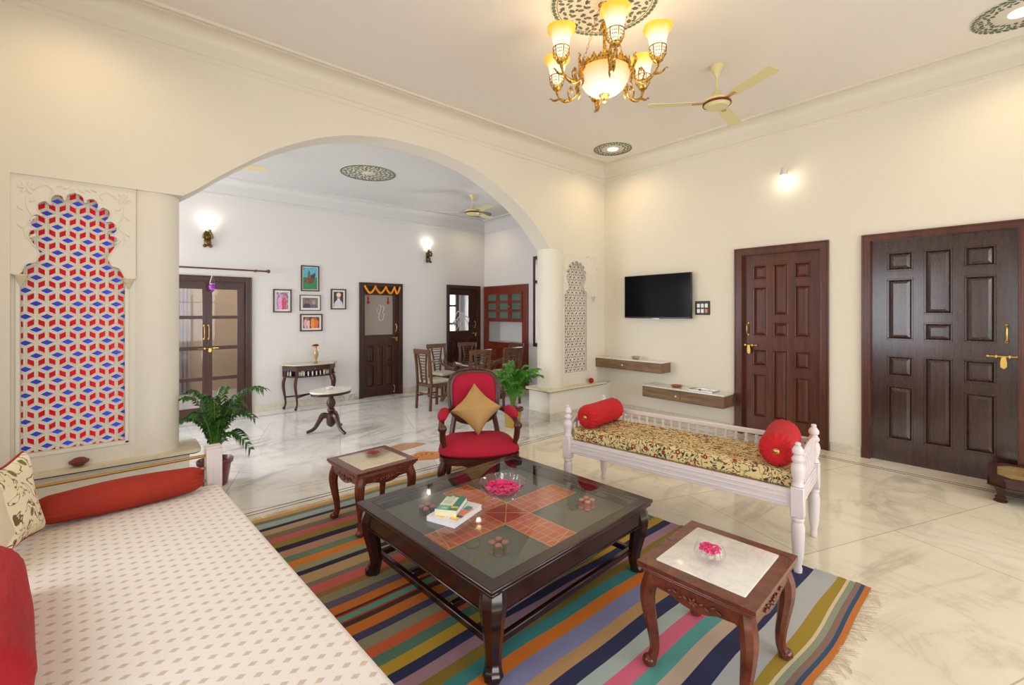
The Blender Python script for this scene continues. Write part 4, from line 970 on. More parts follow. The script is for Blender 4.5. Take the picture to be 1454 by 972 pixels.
# ------------------------------------------------------------------ white bench
BN=thing('wooden_bench','long white turned-post wooden bench with floral mattress','bench',(3.33,1.83,.002),R(97.6))
LB,DBn=1.70,.60; hl,hd=LB/2,DBn/2
post=[(.018,0),(.022,.004),(.024,.03),(.020,.045),(.021,.055),(.030,.10),(.036,.20),(.038,.285),(.030,.315),(.036,.325),(.036,.335),(.030,.345)]
upper=[(.030,.53),(.036,.535),(.030,.55),(.026,.56),(.036,.60),(.040,.635),(.034,.665),(.024,.675),(.034,.685),(.036,.70),(.026,.715),(.022,.725),(.032,.735),(.033,.755),(.020,.775),(.014,.782),(.018,.79),(.014,.800),(.001,.803)]
for sx in (-1,1):
    for sy in (-1,1):
        b=MB().lathe(post,sx*hl,sy*hd,0,16); b.box(sx*hl-.036,sx*hl+.036,sy*hd-.036,sy*hd+.036,.345,.53,.005); b.lathe(upper,sx*hl,sy*hd,0,16); b.build('post','white_lacquer',BN)
for sy in (-1,1):
    b=MB(); b.box(-hl+.03,hl-.03,sy*hd-.016,sy*hd+.016,.395,.505,.003)
    for z in (.415,.45,.478): b.box(-hl+.036,hl-.036,sy*hd-.021,sy*hd+.021,z,z+.010,.002)
    b.build('long_rail','white_lacquer',BN)
for sx in (-1,1):
    b=MB(); b.box(sx*hl-.016,sx*hl+.016,-hd+.03,hd-.03,.395,.505,.003)
    for z in (.415,.45,.478): b.box(sx*hl-.021,sx*hl+.021,-hd+.036,hd-.036,z,z+.010,.002)
    b.build('end_rail','white_lacquer',BN)
    P=smooth_path([(sx*hl,hd-.02,.615),(sx*hl,hd*.6,.665),(sx*hl,0,.70),(sx*hl,-hd*.6,.705),(sx*hl,-hd+.02,.69)],5)
    MB().tube(P,[(.020,.016)]*len(P),8).build('arched_top_rail','white_lacquer',BN)
    for k in range(8):
        y=lerp(hd-.065,-hd+.06,k/7); zt2=min(P,key=lambda p:abs(p.y-y)).z-.012; H_=zt2-.505
        MB().lathe([(.010,0),(.012,H_*.1),(.008,H_*.2),(.013,H_*.5),(.008,H_*.8),(.012,H_*.9),(.010,H_)],sx*hl,y,.505,8).build('spindle','white_lacquer',BN)
MB().box(-hl+.03,hl-.03,-hd-.018,-hd+.018,.665,.70,.006).build('back_top_rail','white_lacquer',BN)
for k in range(22):
    x=lerp(-hl+.07,hl-.07,k/21); MB().lathe([(.010,0),(.014,.015),(.009,.035),(.014,.08),(.016,.10),(.008,.125),(.014,.145),(.010,.165)],x,-hd,.503,8).build('spindle','white_lacquer',BN)
b=MB(); b.box(-hl+.03,hl-.03,-hd+.03,hd-.025,.50,.605,.022,seg=3); b.build('mattress','vine_print',BN,angle=60)
MB().box(-hl+.02,hl-.02,-hd+.016,hd-.016,.455,.495).build('seat_board','white_lacquer',BN)
BMx=T(3.33,1.83,0)@rotz(R(97.6))
bolster('bolster','bolster_red','red bolster with gathered end at the far left end of the white bench',BMx@T(hl-.15,-.0,.61+.098)@rotz(PI/2),.54,.10)
bolster('bolster','bolster_red','red bolster with gold button at the near right end of the white bench',BMx@T(-hl+.15,.0,.61+.105)@rotz(PI/2+.10),.56,.108)

# ------------------------------------------------------------------ wall television, shelves, switches
TV=thing('television','black flat-screen television mounted on the right wall above the shelves','television',(XB,3.20,1.51),-PI/2)
# local x towards near; place from 0 to -1.14 => use rotated frame
TV.location=(XB,4.30,1.51)
b=MB().box(0,1.12,-.10,-.055,0,.665,.006); b.build('tv_casing','bezel',TV); MB().box(.008,1.112,-.103,-.099,.022,.657).build('screen','black_gloss',TV,smooth=False)
b=MB().box(.35,.77,-.056,0,.18,.50,.004); b.build('wall_bracket','black_matte',TV); MB().box(.50,.62,-.104,-.09,-.012,.004,.003).build('logo_bar','steel',TV)
SW=thing('switch_board','dark switch plate with five white switches and one orange, right of the television','switch',(XB,3.165,1.565),-PI/2)
MB().box(0,.215,-.012,0,0,.195,.004).build('plate','black_matte',SW)
for i in range(3):
    for j in range(2): MB().box(.030+.057*i,.072+.057*i,-.018,-.01,.028+.075*j,.088+.075*j-.004,.003).build('switch_button','switch_orange' if (i==2 and j==0) else 'switch_white',SW)
def shelf(y0,y1,z0,z1,x0,label):
    t=thing('wall_shelf',label,'shelf',(XB,y1,z0),-PI/2); w=y1-y0; d=XB-x0; h=z1-z0
    MB().box(0,w,-d,0,0,h-.022,.003).build('shelf_box','wood_shelf',t,smooth=False); MB().box(-.0,w+.008,-d-.01,0,h-.022,h,.003).build('marble_top','marble_top',t)
    for k in range(2): MB().box(w*(k)/2+.004,w*(k+1)/2-.004,-d-.006,-d+.001,.006,h-.028,.002).build('drawer_front','wood_shelf',t,smooth=False)
    MB().lathe([(.004,0),(.012,.004),(.013,.012),(.001,.016)],seg=12,Mx=T(w*.45,-d-.007,h*.42)@Matrix.Rotation(PI/2,4,'X')).build('knob','white_lacquer',t)
    return t
shelf(3.55,4.755,.705,.875,5.94,'upper floating wood shelf with white top in the corner below the television')
shelf(2.63,3.84,.345,.525,5.91,'lower floating wood shelf with white top next to the brown door')
def dish(name,mat,label,loc,r,hh,cat='dish',sc=(1,1)):
    o=MB().lathe([(r*.5,0),(r*.7,.004),(r*.95,hh*.8),(r,hh),(r*.93,hh),(r*.62,.010),(.001,.008)],seg=24).build(name,mat); o.location=loc; o.scale=(sc[0],sc[1],1); return tag(o,label,cat)
dish('ornamental_bowl','steel','small silver bowl on the upper floating shelf',(6.05,4.05,.876),.07,.045,'bowl')
dish('clay_dish','terracotta','round terracotta dish on the lower floating shelf',(6.04,3.36,.526),.085,.03)
r=thing('silver_tray','shallow silver tray with small red item on the lower floating shelf','tray',(6.04,2.97,.526),-PI/2)
b=MB(); b.box(-.17,.17,-.10,.10,0,.006,.002)
for x0,x1,y0,y1 in ((-.18,.18,-.11,-.10),(-.18,.18,.10,.11),(-.18,-.17,-.10,.10),(.17,.18,-.10,.10)): b.box(x0,x1,y0,y1,0,.018,.002)
b.build('tray_body','steel',r); MB().sphere((-.02,-.05,.016),.014,8,(1.6,1,.7)).build('red_packet','petal_red',r)
# eggs on ledges
tag(MB().lathe([(.001,-.035),(.03,-.028),(.058,-.006),(.06,.006),(.03,.028),(.001,.035)],seg=24,Mx=T(-.245,4.80,ZL+.036)).build('stone_egg','pot_dish'),'dark red oval ornament on the ledge below the coloured lattice','ornament')
tag(MB().sphere((5.72,4.66,ZLR+.042),.042,20).build('stone_ball','cushion_red'),'red ball ornament on the ledge under the narrow white lattice','ornament')

# wall lamp above shelves (small white downward spot)
WL=thing('wall_light','small white wall spot with glowing bulb high on the right wall','wall lamp',(XB,1.99,3.27),-PI/2)
MB().lathe([(.001,.10),(.03,.095),(.04,.05),(.045,.0),(.038,.0),(.03,.04),(.001,.06)],0,-.10,0,18).build('lamp_cup','wall_cream',WL); MB().box(-.012,.012,-.09,0,.05,.075,.003).build('lamp_arm','wall_cream',WL)
MB().sphere((0,-.10,-.005),.026,12).build('bulb','bulb',WL)

# low brass-topped table at the right edge
LT=thing('low_table','low dark carved table with cut corners and gold top at the right edge','low table',(5.86,-.03,0),R(2))
a_,c_=.30,.10
octo=[(-a_+c_,-a_),(a_-c_,-a_),(a_,-a_+c_),(a_,a_-c_),(a_-c_,a_),(-a_+c_,a_),(-a_,a_-c_),(-a_,-a_+c_)]
sc_=lambda s_:[(x*s_,y*s_) for x,y in octo]
b=MB().prism(sc_(1.0),.018,[sc_(.80)],Mx=T(0,0,.195)); b.prism(sc_(.95),.06,Mx=T(0,0,.132)); b.prism(sc_(1.0),.014,Mx=T(0,0,.12)); b.build('table_frame','wood_dark',LT,angle=20)
MB().prism(sc_(.80),.012,Mx=T(0,0,.194)).build('gold_top','gold_top',LT,smooth=False)
for x,y in ((-.22,-.22),(.22,-.22),(.22,.22),(-.22,.22)): MB().lathe([(.04,0),(.045,.01),(.03,.022),(.036,.04),(.022,.055),(.03,.09),(.042,.12)],x,y,0,14).build('leg','wood_dark',LT)

# ------------------------------------------------------------------ ceiling medallions
def medallion(loc,r,label,light=True,rings=3,seed=0):
    t=thing('ceiling_medallion',label,'ceiling medallion',loc,0,'ceiling medallions')
    MB().lathe([(r,0),(r,-.006),(r*.99,-.008),(.001,-.008)],seg=64).build('medallion_disc','relief_base',t)
    b=MB(); rn=random.Random(seed)
    def lf(rad,a,ang,l,w_):
        m=T(rad*math.cos(a),rad*math.sin(a),-.0085)@rotz(a+ang); b.prism([(l,0),(l*.35,w_),(-l*.6,w_*.8),(-l,0),(-l*.6,-w_*.8),(l*.35,-w_)],-.003,Mx=m)
    n=int(60 if rings>2 else 36)
    for k in range(n): lf(r*.945,2*PI*k/n,PI/2+.35,r*.050*60/n,r*.036)
    b.lathe([(r*.885,-.0085),(r*.885,-.011),(r*.875,-.011),(r*.875,-.0085)],seg=64,cap=False)
    for q in range(rings):
        rad=r*(.78-.155*q); m_=int(34-7*q)
        for k in range(m_):
            a=2*PI*k/m_+q*.2; lf(rad+.02*r*math.sin(k*2.1),a,rn.uniform(0,6),r*.062,r*.032)
            if k%2: lf(rad+.05*r,a+.1,rn.uniform(0,6),r*.040,r*.022)
            if k%4==0:
                for e in range(5): 
                    x=rad*math.cos(a)+r*.035*math.cos(e*1.256); y=rad*math.sin(a)+r*.035*math.sin(e*1.256)
                    b.prism([(x+r*.014*math.cos(g*PI/3),y+r*.014*math.sin(g*PI/3)) for g in range(6)],-.003,Mx=T(0,0,-.0085))
    b.build('leaf_relief','relief',t,smooth=False)
    if light:
        MB().lathe([(r*.27,-.008),(r*.27,-.014),(r*.2,-.016),(.2*r,-.010),(.001,-.010)],seg=24).build('downlight','downlight',t)
    else: MB().lathe([(r*.2,-.008),(r*.15,-.02),(.001,-.024)],seg=24).build('boss','ledge_stone',t)
    return t
medallion((2.90,2.23,ZC),.425,'large leaf-patterned round ceiling medallion above the chandelier',False,4,1)
medallion((5.585,4.14,ZC),.285,'small leaf-patterned round medallion with downlight in the far ceiling corner',True,2,2)
medallion((5.56,.06,ZC),.30,'round leaf-patterned medallion cut by the upper right picture corner',True,2,3)
medallion((-.25,4.10,ZC),.285,'round medallion with downlight above the daybed end of the ceiling',True,2,4)
medallion((2.76,6.43,ZK),.40,'wide leaf-patterned medallion on the back room ceiling behind the arch',False,4,5)
medallion((5.66,7.60,ZK),.27,'small medallion with downlight in the far corner of the back room ceiling',True,2,6)

# ------------------------------------------------------------------ fans
def fan(loc,label,drop,angs,rz=0,L=.62):
    t=thing('ceiling_fan',label,'ceiling fan',loc,rz); z=-drop
    b=MB().lathe([(.062,0),(.062,-.02),(.02,-.105),(.014,-.115)],seg=20); b.build('canopy','fan_cream',t)
    MB().lathe([(.011,-.10),(.011,z+.12)],seg=10).build('down_rod','fan_cream',t)
    MB().lathe([(.014,z+.15),(.035,z+.12),(.05,z+.07),(.085,z+.045),(.125,z+.035),(.13,z+.015),(.13,z+.0),(.12,z-.012),(.10,z-.03),(.10,z-.034),(.001,z-.04)],seg=32).build('motor_housing','fan_cream',t)
    MB().lathe([(.131,z+.012),(.134,z+.008),(.134,z-.006),(.127,z-.012)],seg=32,cap=False).build('brown_band','fan_brown',t)
    for a in angs:
        m=rotz(R(a)); b=MB().box(.10,.24,-.022,.022,z+.005,z+.012,.002,Mx=m@Matrix.Rotation(.0,4,'X')); br=b.build('blade_bracket','gold_trim',t)
        b=MB(); pts=[(.20,-.045),(.24,-.055),(L*.97,-.068),(L,-.05),(L,.05),(L*.97,.068),(.24,.055),(.20,.045)]
        b.prism(pts,.004,Mx=m@T(0,0,z+.010)@Matrix.Rotation(R(-9),4,'X')); b.build('blade','fan_cream',t,smooth=False)
    return t
fan((4.50,2.07,ZC),'cream three-blade ceiling fan with brown band beside the chandelier',.38,(133,246,8),L=.68)
fan((4.65,6.42,ZK),'cream three-blade ceiling fan above the dining table',.32,(20,140,262))
fan((.82,6.50,ZK),'cream ceiling fan half hidden behind the left side of the arch',.30,(-28,92,212))

# ------------------------------------------------------------------ chandelier
CH=thing('chandelier','brass chandelier with six upturned amber-edged glass shades and central glass bowl','chandelier',(2.90,2.23,0))
b=MB(); b.lathe([(.05,ZC-.008),(.05,ZC-.02),(.025,ZC-.05),(.012,ZC-.06),(.012,3.60),(.03,3.58),(.03,3.54),(.012,3.52)],seg=16); b.sphere((0,0,3.86),.035,12,(1,1,1.4)); b.build('centre_rod','brass_antique',CH)
for k in range(3):
    a=2*PI*k/3+.5; b=MB(); n=14
    for q in range(n):
        z0=lerp(3.54,ZC-.04,q/n); rr=lerp(.185,.035,q/n); z1=lerp(3.54,ZC-.04,(q+1)/n); r1=lerp(.185,.035,(q+1)/n)
        c0=Vector(((rr+r1)/2*math.cos(a),(rr+r1)/2*math.sin(a),(z0+z1)/2)); d=Vector(((r1-rr)*math.cos(a),(r1-rr)*math.sin(a),z1-z0)).normalized()
        s_=Vector((-math.sin(a),math.cos(a),0)); s_=s_ if q%2 else s_.cross(d)
        b.tube([c0+d*.021*math.cos(e*PI/4)+s_*.008*math.sin(e*PI/4) for e in range(8)],.0022,5,closed=True)
    b.build('chain','brass_antique',CH)
b=MB(); prof=[]
for k in range(13):
    a=PI/2*k/12; prof.append((.197*math.sin(a)**.9 if k else .001,3.515-.195*math.cos(a)**.85 if k<12 else 3.515))
b.lathe(prof,seg=40,cap=False); bowl=b.build('glass_bowl','bowl_glass',CH)
b=MB(); b.lathe([(.035,3.328),(.045,3.322),(.03,3.30),(.014,3.295),(.012,3.275),(.016,3.268),(.001,3.262)],seg=16); b.build('finial','brass_antique',bowl)
b=MB(); b.lathe([(.196,3.505),(.208,3.508),(.208,3.53),(.200,3.535),(.190,3.53)],seg=40,cap=False)
for k in range(24):
    a=2*PI*k/24; hh=.05 if k%2 else .032; m=rotz(a)@T(.202,0,3.53); b.prism([(-.022,0),(.022,0),(.018,hh*.4),(.008,hh*.6),(0,hh),(-.008,hh*.6),(-.018,hh*.4)],.004,Mx=m@YZ)
b.build('crown_gallery','brass_antique',CH)
for k in range(6):
    a=R(48+60*k); m=rotz(a); b=MB()
    P=smooth_path([(.20,0,3.50),(.235,0,3.45),(.235,0,3.40),(.27,0,3.365),(.33,0,3.355),(.385,0,3.385),(.41,0,3.43),(.415,0,3.475)],4)
    b.tube(P,[.012+.004*math.sin(i*.5) for i in range(len(P))],8,Mx=m)
    b.tube(smooth_path([(.385,0,3.39),(.44,0,3.385),(.475,0,3.41),(.49,0,3.405)],4),smooth_vals([.011,.009,.006,.003],4),6,Mx=m)
    b.tube(smooth_path([(.225,0,3.47),(.25,0,3.54),(.235,0,3.575),(.255,0,3.59)],4),smooth_vals([.010,.013,.008,.003],4),6,Mx=m)
    b.tube(smooth_path([(.30,0,3.36),(.315,0,3.42),(.29,0,3.455),(.27,0,3.43),(.285,0,3.41)],4),smooth_vals([.007,.006,.006,.005,.004],4),6,Mx=m)
    for q in range(5): b.sphere((.288+.012*math.cos(q*1.26),0,3.452+.012*math.sin(q*1.26)),.007,6,Mx=m)
    b.tube(smooth_path([(.225,0,3.44),(.21,0,3.38),(.225,0,3.345)],4),smooth_vals([.012,.009,.003],4),6,Mx=m)
    arm=b.build('arm','brass_antique',CH)
    cx,cy=.415*math.cos(a),.415*math.sin(a)
    MB().lathe([(.010,3.455),(.022,3.465),(.036,3.475),(.040,3.49),(.034,3.495)],cx,cy,0,16).build('candle_cup','brass_antique',arm)
    b=MB()
    for e in range(6):
        aa=e*PI/3; b.tube([(cx+.036*math.cos(aa),cy+.036*math.sin(aa),3.49),(cx+.058*math.cos(aa),cy+.058*math.sin(aa),3.52),(cx+.062*math.cos(aa),cy+.062*math.sin(aa),3.575)],.004,5)
        for zz,r_ in ((3.507,.048),(3.53,.056),(3.553,.058)):
            for o_ in (.3,.52,.74): b.sphere((cx+r_*math.cos(aa+o_),cy+r_*math.sin(aa+o_),zz),.0045,5)
    b.tube([(cx+.062*math.cos(e*PI/8),cy+.062*math.sin(e*PI/8),3.577) for e in range(16)],.004,5,closed=True); b.build('filigree_basket','brass_antique',arm)
    sh=MB(); pf_=[(.030,-.02),(.046,.0),(.054,.03),(.058,.06),(.064,.10),(.076,.14),(.100,.168)]
    def ms(aa,z): return 1+(.14*max(0,(z-.04)/.128))*abs(math.cos(2*aa))**.8
    sh.lathe(pf_,seg=32,mod=ms,cap=False); so_=sh.build('glass_shade','shade_glass',arm); so_.location=(cx,cy,3.555)
    m_=so_.modifiers.new('s','SOLIDIFY'); m_.thickness=.003

# ------------------------------------------------------------------ back room furniture
def console():
    t=thing('console_table','small shaped console table with gallery of bottles and pale marble top','console table',(2.44,YC-.02,0))
    h=.745; top=[(-.43,0),(.43,0),(.43,-.10),(.30,-.30),(.10,-.34),(-.10,-.34),(-.30,-.30),(-.43,-.10)]
    MB().prism([(x*1.03,y*1.04+.0) for x,y in top],.02,Mx=T(0,0,h-.02)).build('marble_top','marble_beige',t)
    b=MB(); b.prism([(x*.97,y*.97) for x,y in top],.02,Mx=T(0,0,h-.04)); b.prism([(x*.97,y*.97) for x,y in top],.022,Mx=T(0,0,h-.215)); b.prism([(x*.97,y*.97) for x,y in top],.08,[],Mx=T(0,0,h-.11)@Matrix.Scale(.9,4,(0,1,0)))
    b.box(-.42,.42,-.03,-.01,h-.2,h-.03); b.build('table_case','wood_dark',t,angle=30)
    for x,y,dx,dy in ((-.39,-.05,-1,-.3),(.39,-.05,1,-.3),(-.27,-.27,-1,-1),(.27,-.27,1,-1)):
        b=cabriole(h-.2,.05,1,dx,dy,.024)
        for v in b.bm.verts: v.co+=Vector((x,y,0))
        b.box(x-.018,x+.018,y-.018,y+.018,h-.21,h-.03,.003); b.build('leg','wood_chair',t)
    b=MB(); b.tube(smooth_path([(-.27,-.27,.20),(-.15,-.2,.21),(0,-.12,.22),(.15,-.2,.21),(.27,-.27,.2)],5),.013,6); b.tube(smooth_path([(-.39,-.05,.20),(-.2,-.12,.21),(0,-.12,.22),(.2,-.12,.21),(.39,-.05,.20)],5),.013,6); b.build('stretcher','wood_dark',t)
    for k in range(6): MB().lathe([(.009,0),(.013,.01),(.009,.02),(.013,.04),(.009,.06),(.012,.07)],lerp(-.16,.16,k/5),-.315+.012*abs(k-2.5),h-.193,8).build('gallery_spindle','white_lacquer',t)
    MB().sphere((0,-.345,h-.075),.01,8).build('drawer_knob','brass',t)
    return t
console()
base=Vector((2.44,YC-.02,.745-.192))
k=0
for x,y,c in ((-.355,-.10,S(190,184,176)),(-.33,-.15,S(226,220,210)),(-.225,-.25,S(230,226,220)),(-.195,-.255,S(240,236,230)),(.215,-.25,S(226,226,222)),(.245,-.245,S(200,190,180))):
    o=MB().lathe([(.012,0),(.014,.004),(.014,.055),(.006,.065),(.006,.08),(.001,.082)],seg=10,c=c).build('small_bottle','painted'); o.location=base+Vector((x,y,.0)); tag(o,'tiny pale bottle standing in the open gallery of the console table','bottle','bottles in the console gallery')
for x,c in ((-.17,S(120,150,100)),(.17,S(160,150,60))):
    o=MB().lathe([(.02,0),(.022,.004),(.022,.08),(.012,.09),(.001,.092)],-.0,0,0,10,c=c).build('jar','painted'); o.location=base+Vector((x,-.27,0)); tag(o,'greenish jar at the %s end of the console gallery'%('left' if x<0 else 'right'),'jar')
V=thing('brass_vase','slim engraved brass vase with red flowers standing on the console table','vase',(2.50,7.98,.746))
MB().lathe([(.035,0),(.038,.008),(.016,.03),(.014,.045),(.030,.10),(.040,.15),(.038,.185),(.018,.22),(.015,.25),(.026,.285),(.022,.285),(.012,.25),(.001,.24)],seg=20).build('vase_body','brass_old',V)
M['brass_old'].node_tree.nodes['Principled BSDF'].inputs['Base Color'].default_value=(*S(190,160,110),1)
tag(petals(MB(),2.50,7.98,1.03,.045,26,.035,8,.024).build('rose_bunch','petal_red'),'small bunch of red flowers in the brass vase on the console table','flowers',kind='stuff')
plain('bronze',S(110,88,50),.4,metal=.9)
# pedestal table
PT=thing('pedestal_table','oval white marble top table on carved tripod pedestal in the back room','pedestal table',(2.13,6.17,0),R(20))
ov=lambda a,b_:[(a*math.cos(2*PI*k/40),b_*math.sin(2*PI*k/40)) for k in range(40)]
MB().prism(ov(.285,.22),.022,Mx=T(0,0,.545)).build('marble_top','marble_top',PT); MB().prism(ov(.275,.21),.035,Mx=T(0,0,.51)).build('top_apron','wood_dark',PT)
MB().lathe([(.07,.51),(.05,.495),(.028,.48),(.032,.46),(.055,.41),(.058,.37),(.040,.33),(.030,.32),(.045,.31),(.050,.29),(.040,.27),(.030,.26),(.058,.24),(.060,.12),(.045,.09),(.02,.07),(.001,.06)][::-1],seg=20).build('pedestal','wood_dark',PT)
for k in range(3):
    a=R(k*120+25); m=rotz(a); P=smooth_path([(.03,0,.21),(.10,0,.225),(.15,0,.15),(.21,0,.06),(.30,0,.022)],5); MB().tube(P,smooth_vals([.034,.040,.030,.024,.020],5),8,Mx=m).build('leg','wood_dark',PT)
dish('crumpled_napkin','white_paint','small white folded napkin dish on the oval pedestal table',(2.12,6.2,.568),.05,.035,'dish')
# dining set
DT=thing('dining_table','oval glass-topped dining table with curved wooden base','dining table',(4.85,6.72,0))
MB().prism(ov(.86,.46),.012,Mx=T(0,0,.735)).build('glass_top','table_glass',DT,angle=60)
b=MB()
for sx in (-1,1):
    for sy in (-1,1):
        P=smooth_path([(sx*.55,sy*.25,.73),(sx*.38,sy*.20,.68),(sx*.22,sy*.12,.52),(sx*.25,sy*.12,.35),(sx*.42,sy*.2,.15),(sx*.5,sy*.25,0)],5); MB().tube(P,.032,8).build('leg','wood_dining',DT)
for sx in (-1,1): b.tube(smooth_path([(sx*.55,-.26,.715),(sx*.42,0,.60),(sx*.55,.26,.715)],6),.028,8)
b.box(-.3,.3,-.03,.03,.44,.50,.01); b.tube(smooth_path([(-.55,-.25,.715),(0,-.16,.62),(.55,-.25,.715)],6),.026,8); b.tube(smooth_path([(-.55,.25,.715),(0,.16,.62),(.55,.25,.715)],6),.026,8)
b.build('table_base','wood_dining',DT)
DC=thing('dining_chair','slatted wooden dining chair at the left end of the glass dining table, fully in view','dining chair',(3.98,6.60,0),R(90+6),'slatted dining chairs')
# local faces -y (towards table), back at +y
hs_=.42
for sx in (-1,1):
    MB().box(sx*.19-.019,sx*.19+.019,-.20-.019,-.20+.019,0,hs_,.003).build('leg','wood_dining',DC)
    P=[(sx*.19,.22,0),(sx*.19,.20,.42),(sx*.19,.215,.70),(sx*.19,.25,.97)]; MB().tube(P,.0245,4,up=(0,1,0)).build('leg','wood_dining',DC)
b=MB(); b.box(-.20,.20,-.215,.205,.375,.425,.004); b.build('seat_frame','wood_dining',DC)
MB().box(-.195,.195,-.215,.185,.425,.485,.028,seg=3).build('seat_cushion','seat_grey',DC)
b=MB(); 
def byl(z): return lerp(.20,.25,(z-.42)/.55)
b.box(-.225,.225,byl(.96)-.016,byl(.96)+.016,.915,.995,.006)
for sx in (-1,1): b.tube([(sx*.06,byl(.45),.44),(sx*.075,byl(.7),.70),(sx*.12,byl(.92),.93)],.017,4,up=(0,1,0))
for k in range(9):
    z=.50+.048*k; w_=lerp(.06,.115,(z-.44)/.48); b.box(-w_,w_,byl(z)-.007,byl(z)+.007,z,z+.016,.002)
b.build('slatted_back','wood_dining',DC)
b=MB()
for sx in (-1,1): b.box(sx*.19-.009,sx*.19+.009,-.19,.20,.20,.225,.002)
b.box(-.18,.18,-.01,.01,.203,.222,.002); b.box(-.18,.18,.20,.218,.25,.275,.002); b.build('stretcher','wood_dining',DC)
dup(DC,(4.62,7.30,0),R(4),'slatted wooden dining chair behind the table, left of its neighbour under the half-glazed door')
dup(DC,(5.32,7.30,0),R(-3),'slatted wooden dining chair behind the table, in front of the kitchen door')
dup(DC,(4.42,6.13,0),R(180),'slatted wooden dining chair on the near side, right behind the red armchair')
dup(DC,(5.10,6.13,0),R(183),'slatted wooden dining chair on the near side, behind the potted palm')
dup(DC,(5.70,6.75,0),R(-92),'slatted wooden dining chair at the right end, against the crockery cupboard')

# curtain rod, lantern
RD=thing('curtain_rod','dark wooden curtain rod with ball finial above the glass double door','curtain rod',(0,0,0))
MB().tube([(.05,YC-.09,2.262),(1.76,YC-.09,2.262)],.013,10).build('rod','wood_rod',RD); MB().lathe([(.010,0),(.02,.01),(.014,.02),(.03,.045),(.028,.065),(.001,.08)],seg=14,Mx=T(1.75,YC-.09,2.262)@Matrix.Rotation(PI/2,4,'Y')).build('finial','wood_rod',RD)
for x in (.2,1.62): MB().box(x-.012,x+.012,YC-.10,YC,2.245,2.28,.003).build('rod_bracket','wood_rod',RD)
LN=thing('hanging_lantern','small purple glass tea-light lantern hanging in front of the double door','lantern',(1.035,YC-.10,0))
MB().lathe([(.001,1.90),(.02,1.91),(.026,1.93),(.045,1.955),(.052,1.985),(.045,2.01),(.036,2.02),(.04,2.03)],seg=16).build('lantern_glass','painted',LN) if False else None
plain('purple_glass',S(150,30,170),.15,coat=.5)
MB().lathe([(.001,1.90),(.008,1.905),(.02,1.925),(.045,1.955),(.054,1.985),(.047,2.015),(.038,2.025)],seg=16).build('lantern_glass','purple_glass',LN)
b=MB(); b.lathe([(.030,1.938),(.05,1.95),(.048,1.958)],seg=16,cap=False); b.lathe([(.039,2.02),(.042,2.03),(.038,2.034)],seg=16,cap=False); b.lathe([(.001,1.87),(.006,1.88),(.003,1.90)],seg=8)
for k in range(3):
    a=k*2*PI/3+.3; b.tube([(.04*math.cos(a),.04*math.sin(a),2.03),(0,0,2.17)],.0018,4)
b.tube([(0,0,2.17),(0,.008,2.262)],.0018,4); b.build('lantern_wire','steel',LN)

# sconces: brass figure lamps
def sconce(x,z,label,side=1):
    t=thing('wall_sconce',label,'wall lamp',(x,YC,z),0,'brass figure sconces')
    b=MB(); b.box(-.045,.045,-.02,0,-.10,.09,.006)
    b.sphere((0,-.045,-.05),.048,10,(.9,.7,1.1)); b.sphere((0,-.05,.035),.036,10); b.sphere((0,-.055,.095),.026,10)
    for sx in (-1,1): b.tube(smooth_path([(sx*.02,-.05,.05),(sx*.055,-.06,.02),(sx*.05,-.075,.07),(sx*.02,-.08,.12)],3),.014,6); b.sphere((sx*.038,-.05,-.10),.026,8); b.sphere((sx*.04,-.05,.03),.02,8)
    b.build('brass_figure','bronze',t)
    MB().lathe([(.012,.12),(.022,.13),(.026,.15)],.02*side,-.075,0,12).build('lamp_holder','brass_old',t)
    MB().lathe([(.02,.15),(.034,.18),(.04,.21),(.045,.235)],.02*side,-.075,0,16,cap=False).build('glass_shade','bulb',t)
    return t
sconce(.985,2.70,'brass figure wall sconce with bright shade above the glass double door')
sconce(4.78,2.74,'brass figure wall sconce between the garlanded door and the corner',-1)

# framed pictures
def picture(x0,x1,z0,z1,label,painter,fr='wood_dark',mat_=.03,fw=.02,nx=28,ny=34):
    t=thing('framed_picture',label,'picture',((x0+x1)/2,YC,(z0+z1)/2),0,'family pictures on the back wall'); w=(x1-x0)/2; h=(z1-z0)/2
    b=MB().prism(rect(-w,w,-h,h),.022,[rect(-w+fw,w-fw,-h+fw,h-fw)],Mx=T(0,-.024,0)@XZ); b.build('picture_frame',fr,t,smooth=False)
    MB().box(-w+fw*.8,w-fw*.8,-.012,-.003,-h+fw*.8,h-fw*.8).build('mount','white_paint',t,smooth=False)
    b=MB(); X,Z=w-fw-mat_,h-fw-mat_
    for i in range(nx):
        for j in range(ny):
            u0,u1,v0,v1=i/nx,(i+1)/nx,j/ny,(j+1)/ny
            b.quad([(lerp(-X,X,u0),-.0125,lerp(-Z,Z,v0)),(lerp(-X,X,u1),-.0125,lerp(-Z,Z,v0)),(lerp(-X,X,u1),-.0125,lerp(-Z,Z,v1)),(lerp(-X,X,u0),-.0125,lerp(-Z,Z,v1))],painter((u0+u1)/2,(v0+v1)/2))
    b.build('picture_print','painted',t,smooth=False); return t
def el(u,v,cx,cy,rx,ry): return ((u-cx)/rx)**2+((v-cy)/ry)**2<1
nz=lambda u,v,s_=9:noise.noise(Vector((u*s_,v*s_,1.3)))
def p_chariot(u,v):
    c=S(70,190,200) if v>.55 else S(40,130,80)
    if v>.62 and el(u,v,.5,.85,.5,.2): c=S(90,180,210)
    if el(u,v,.42,.62,.10,.24) : c=S(120,96,76)
    if el(u,v,.68,.58,.16,.13) or el(u,v,.8,.66,.07,.1): c=S(60,50,40)
    if el(u,v,.45,.40,.34,.13): c=S(110,60,44)
    if el(u,v,.3,.38,.09,.11): c=S(150,80,40)
    if nz(u,v,14)>.25: c=tuple(x*.75 for x in c)
    return c
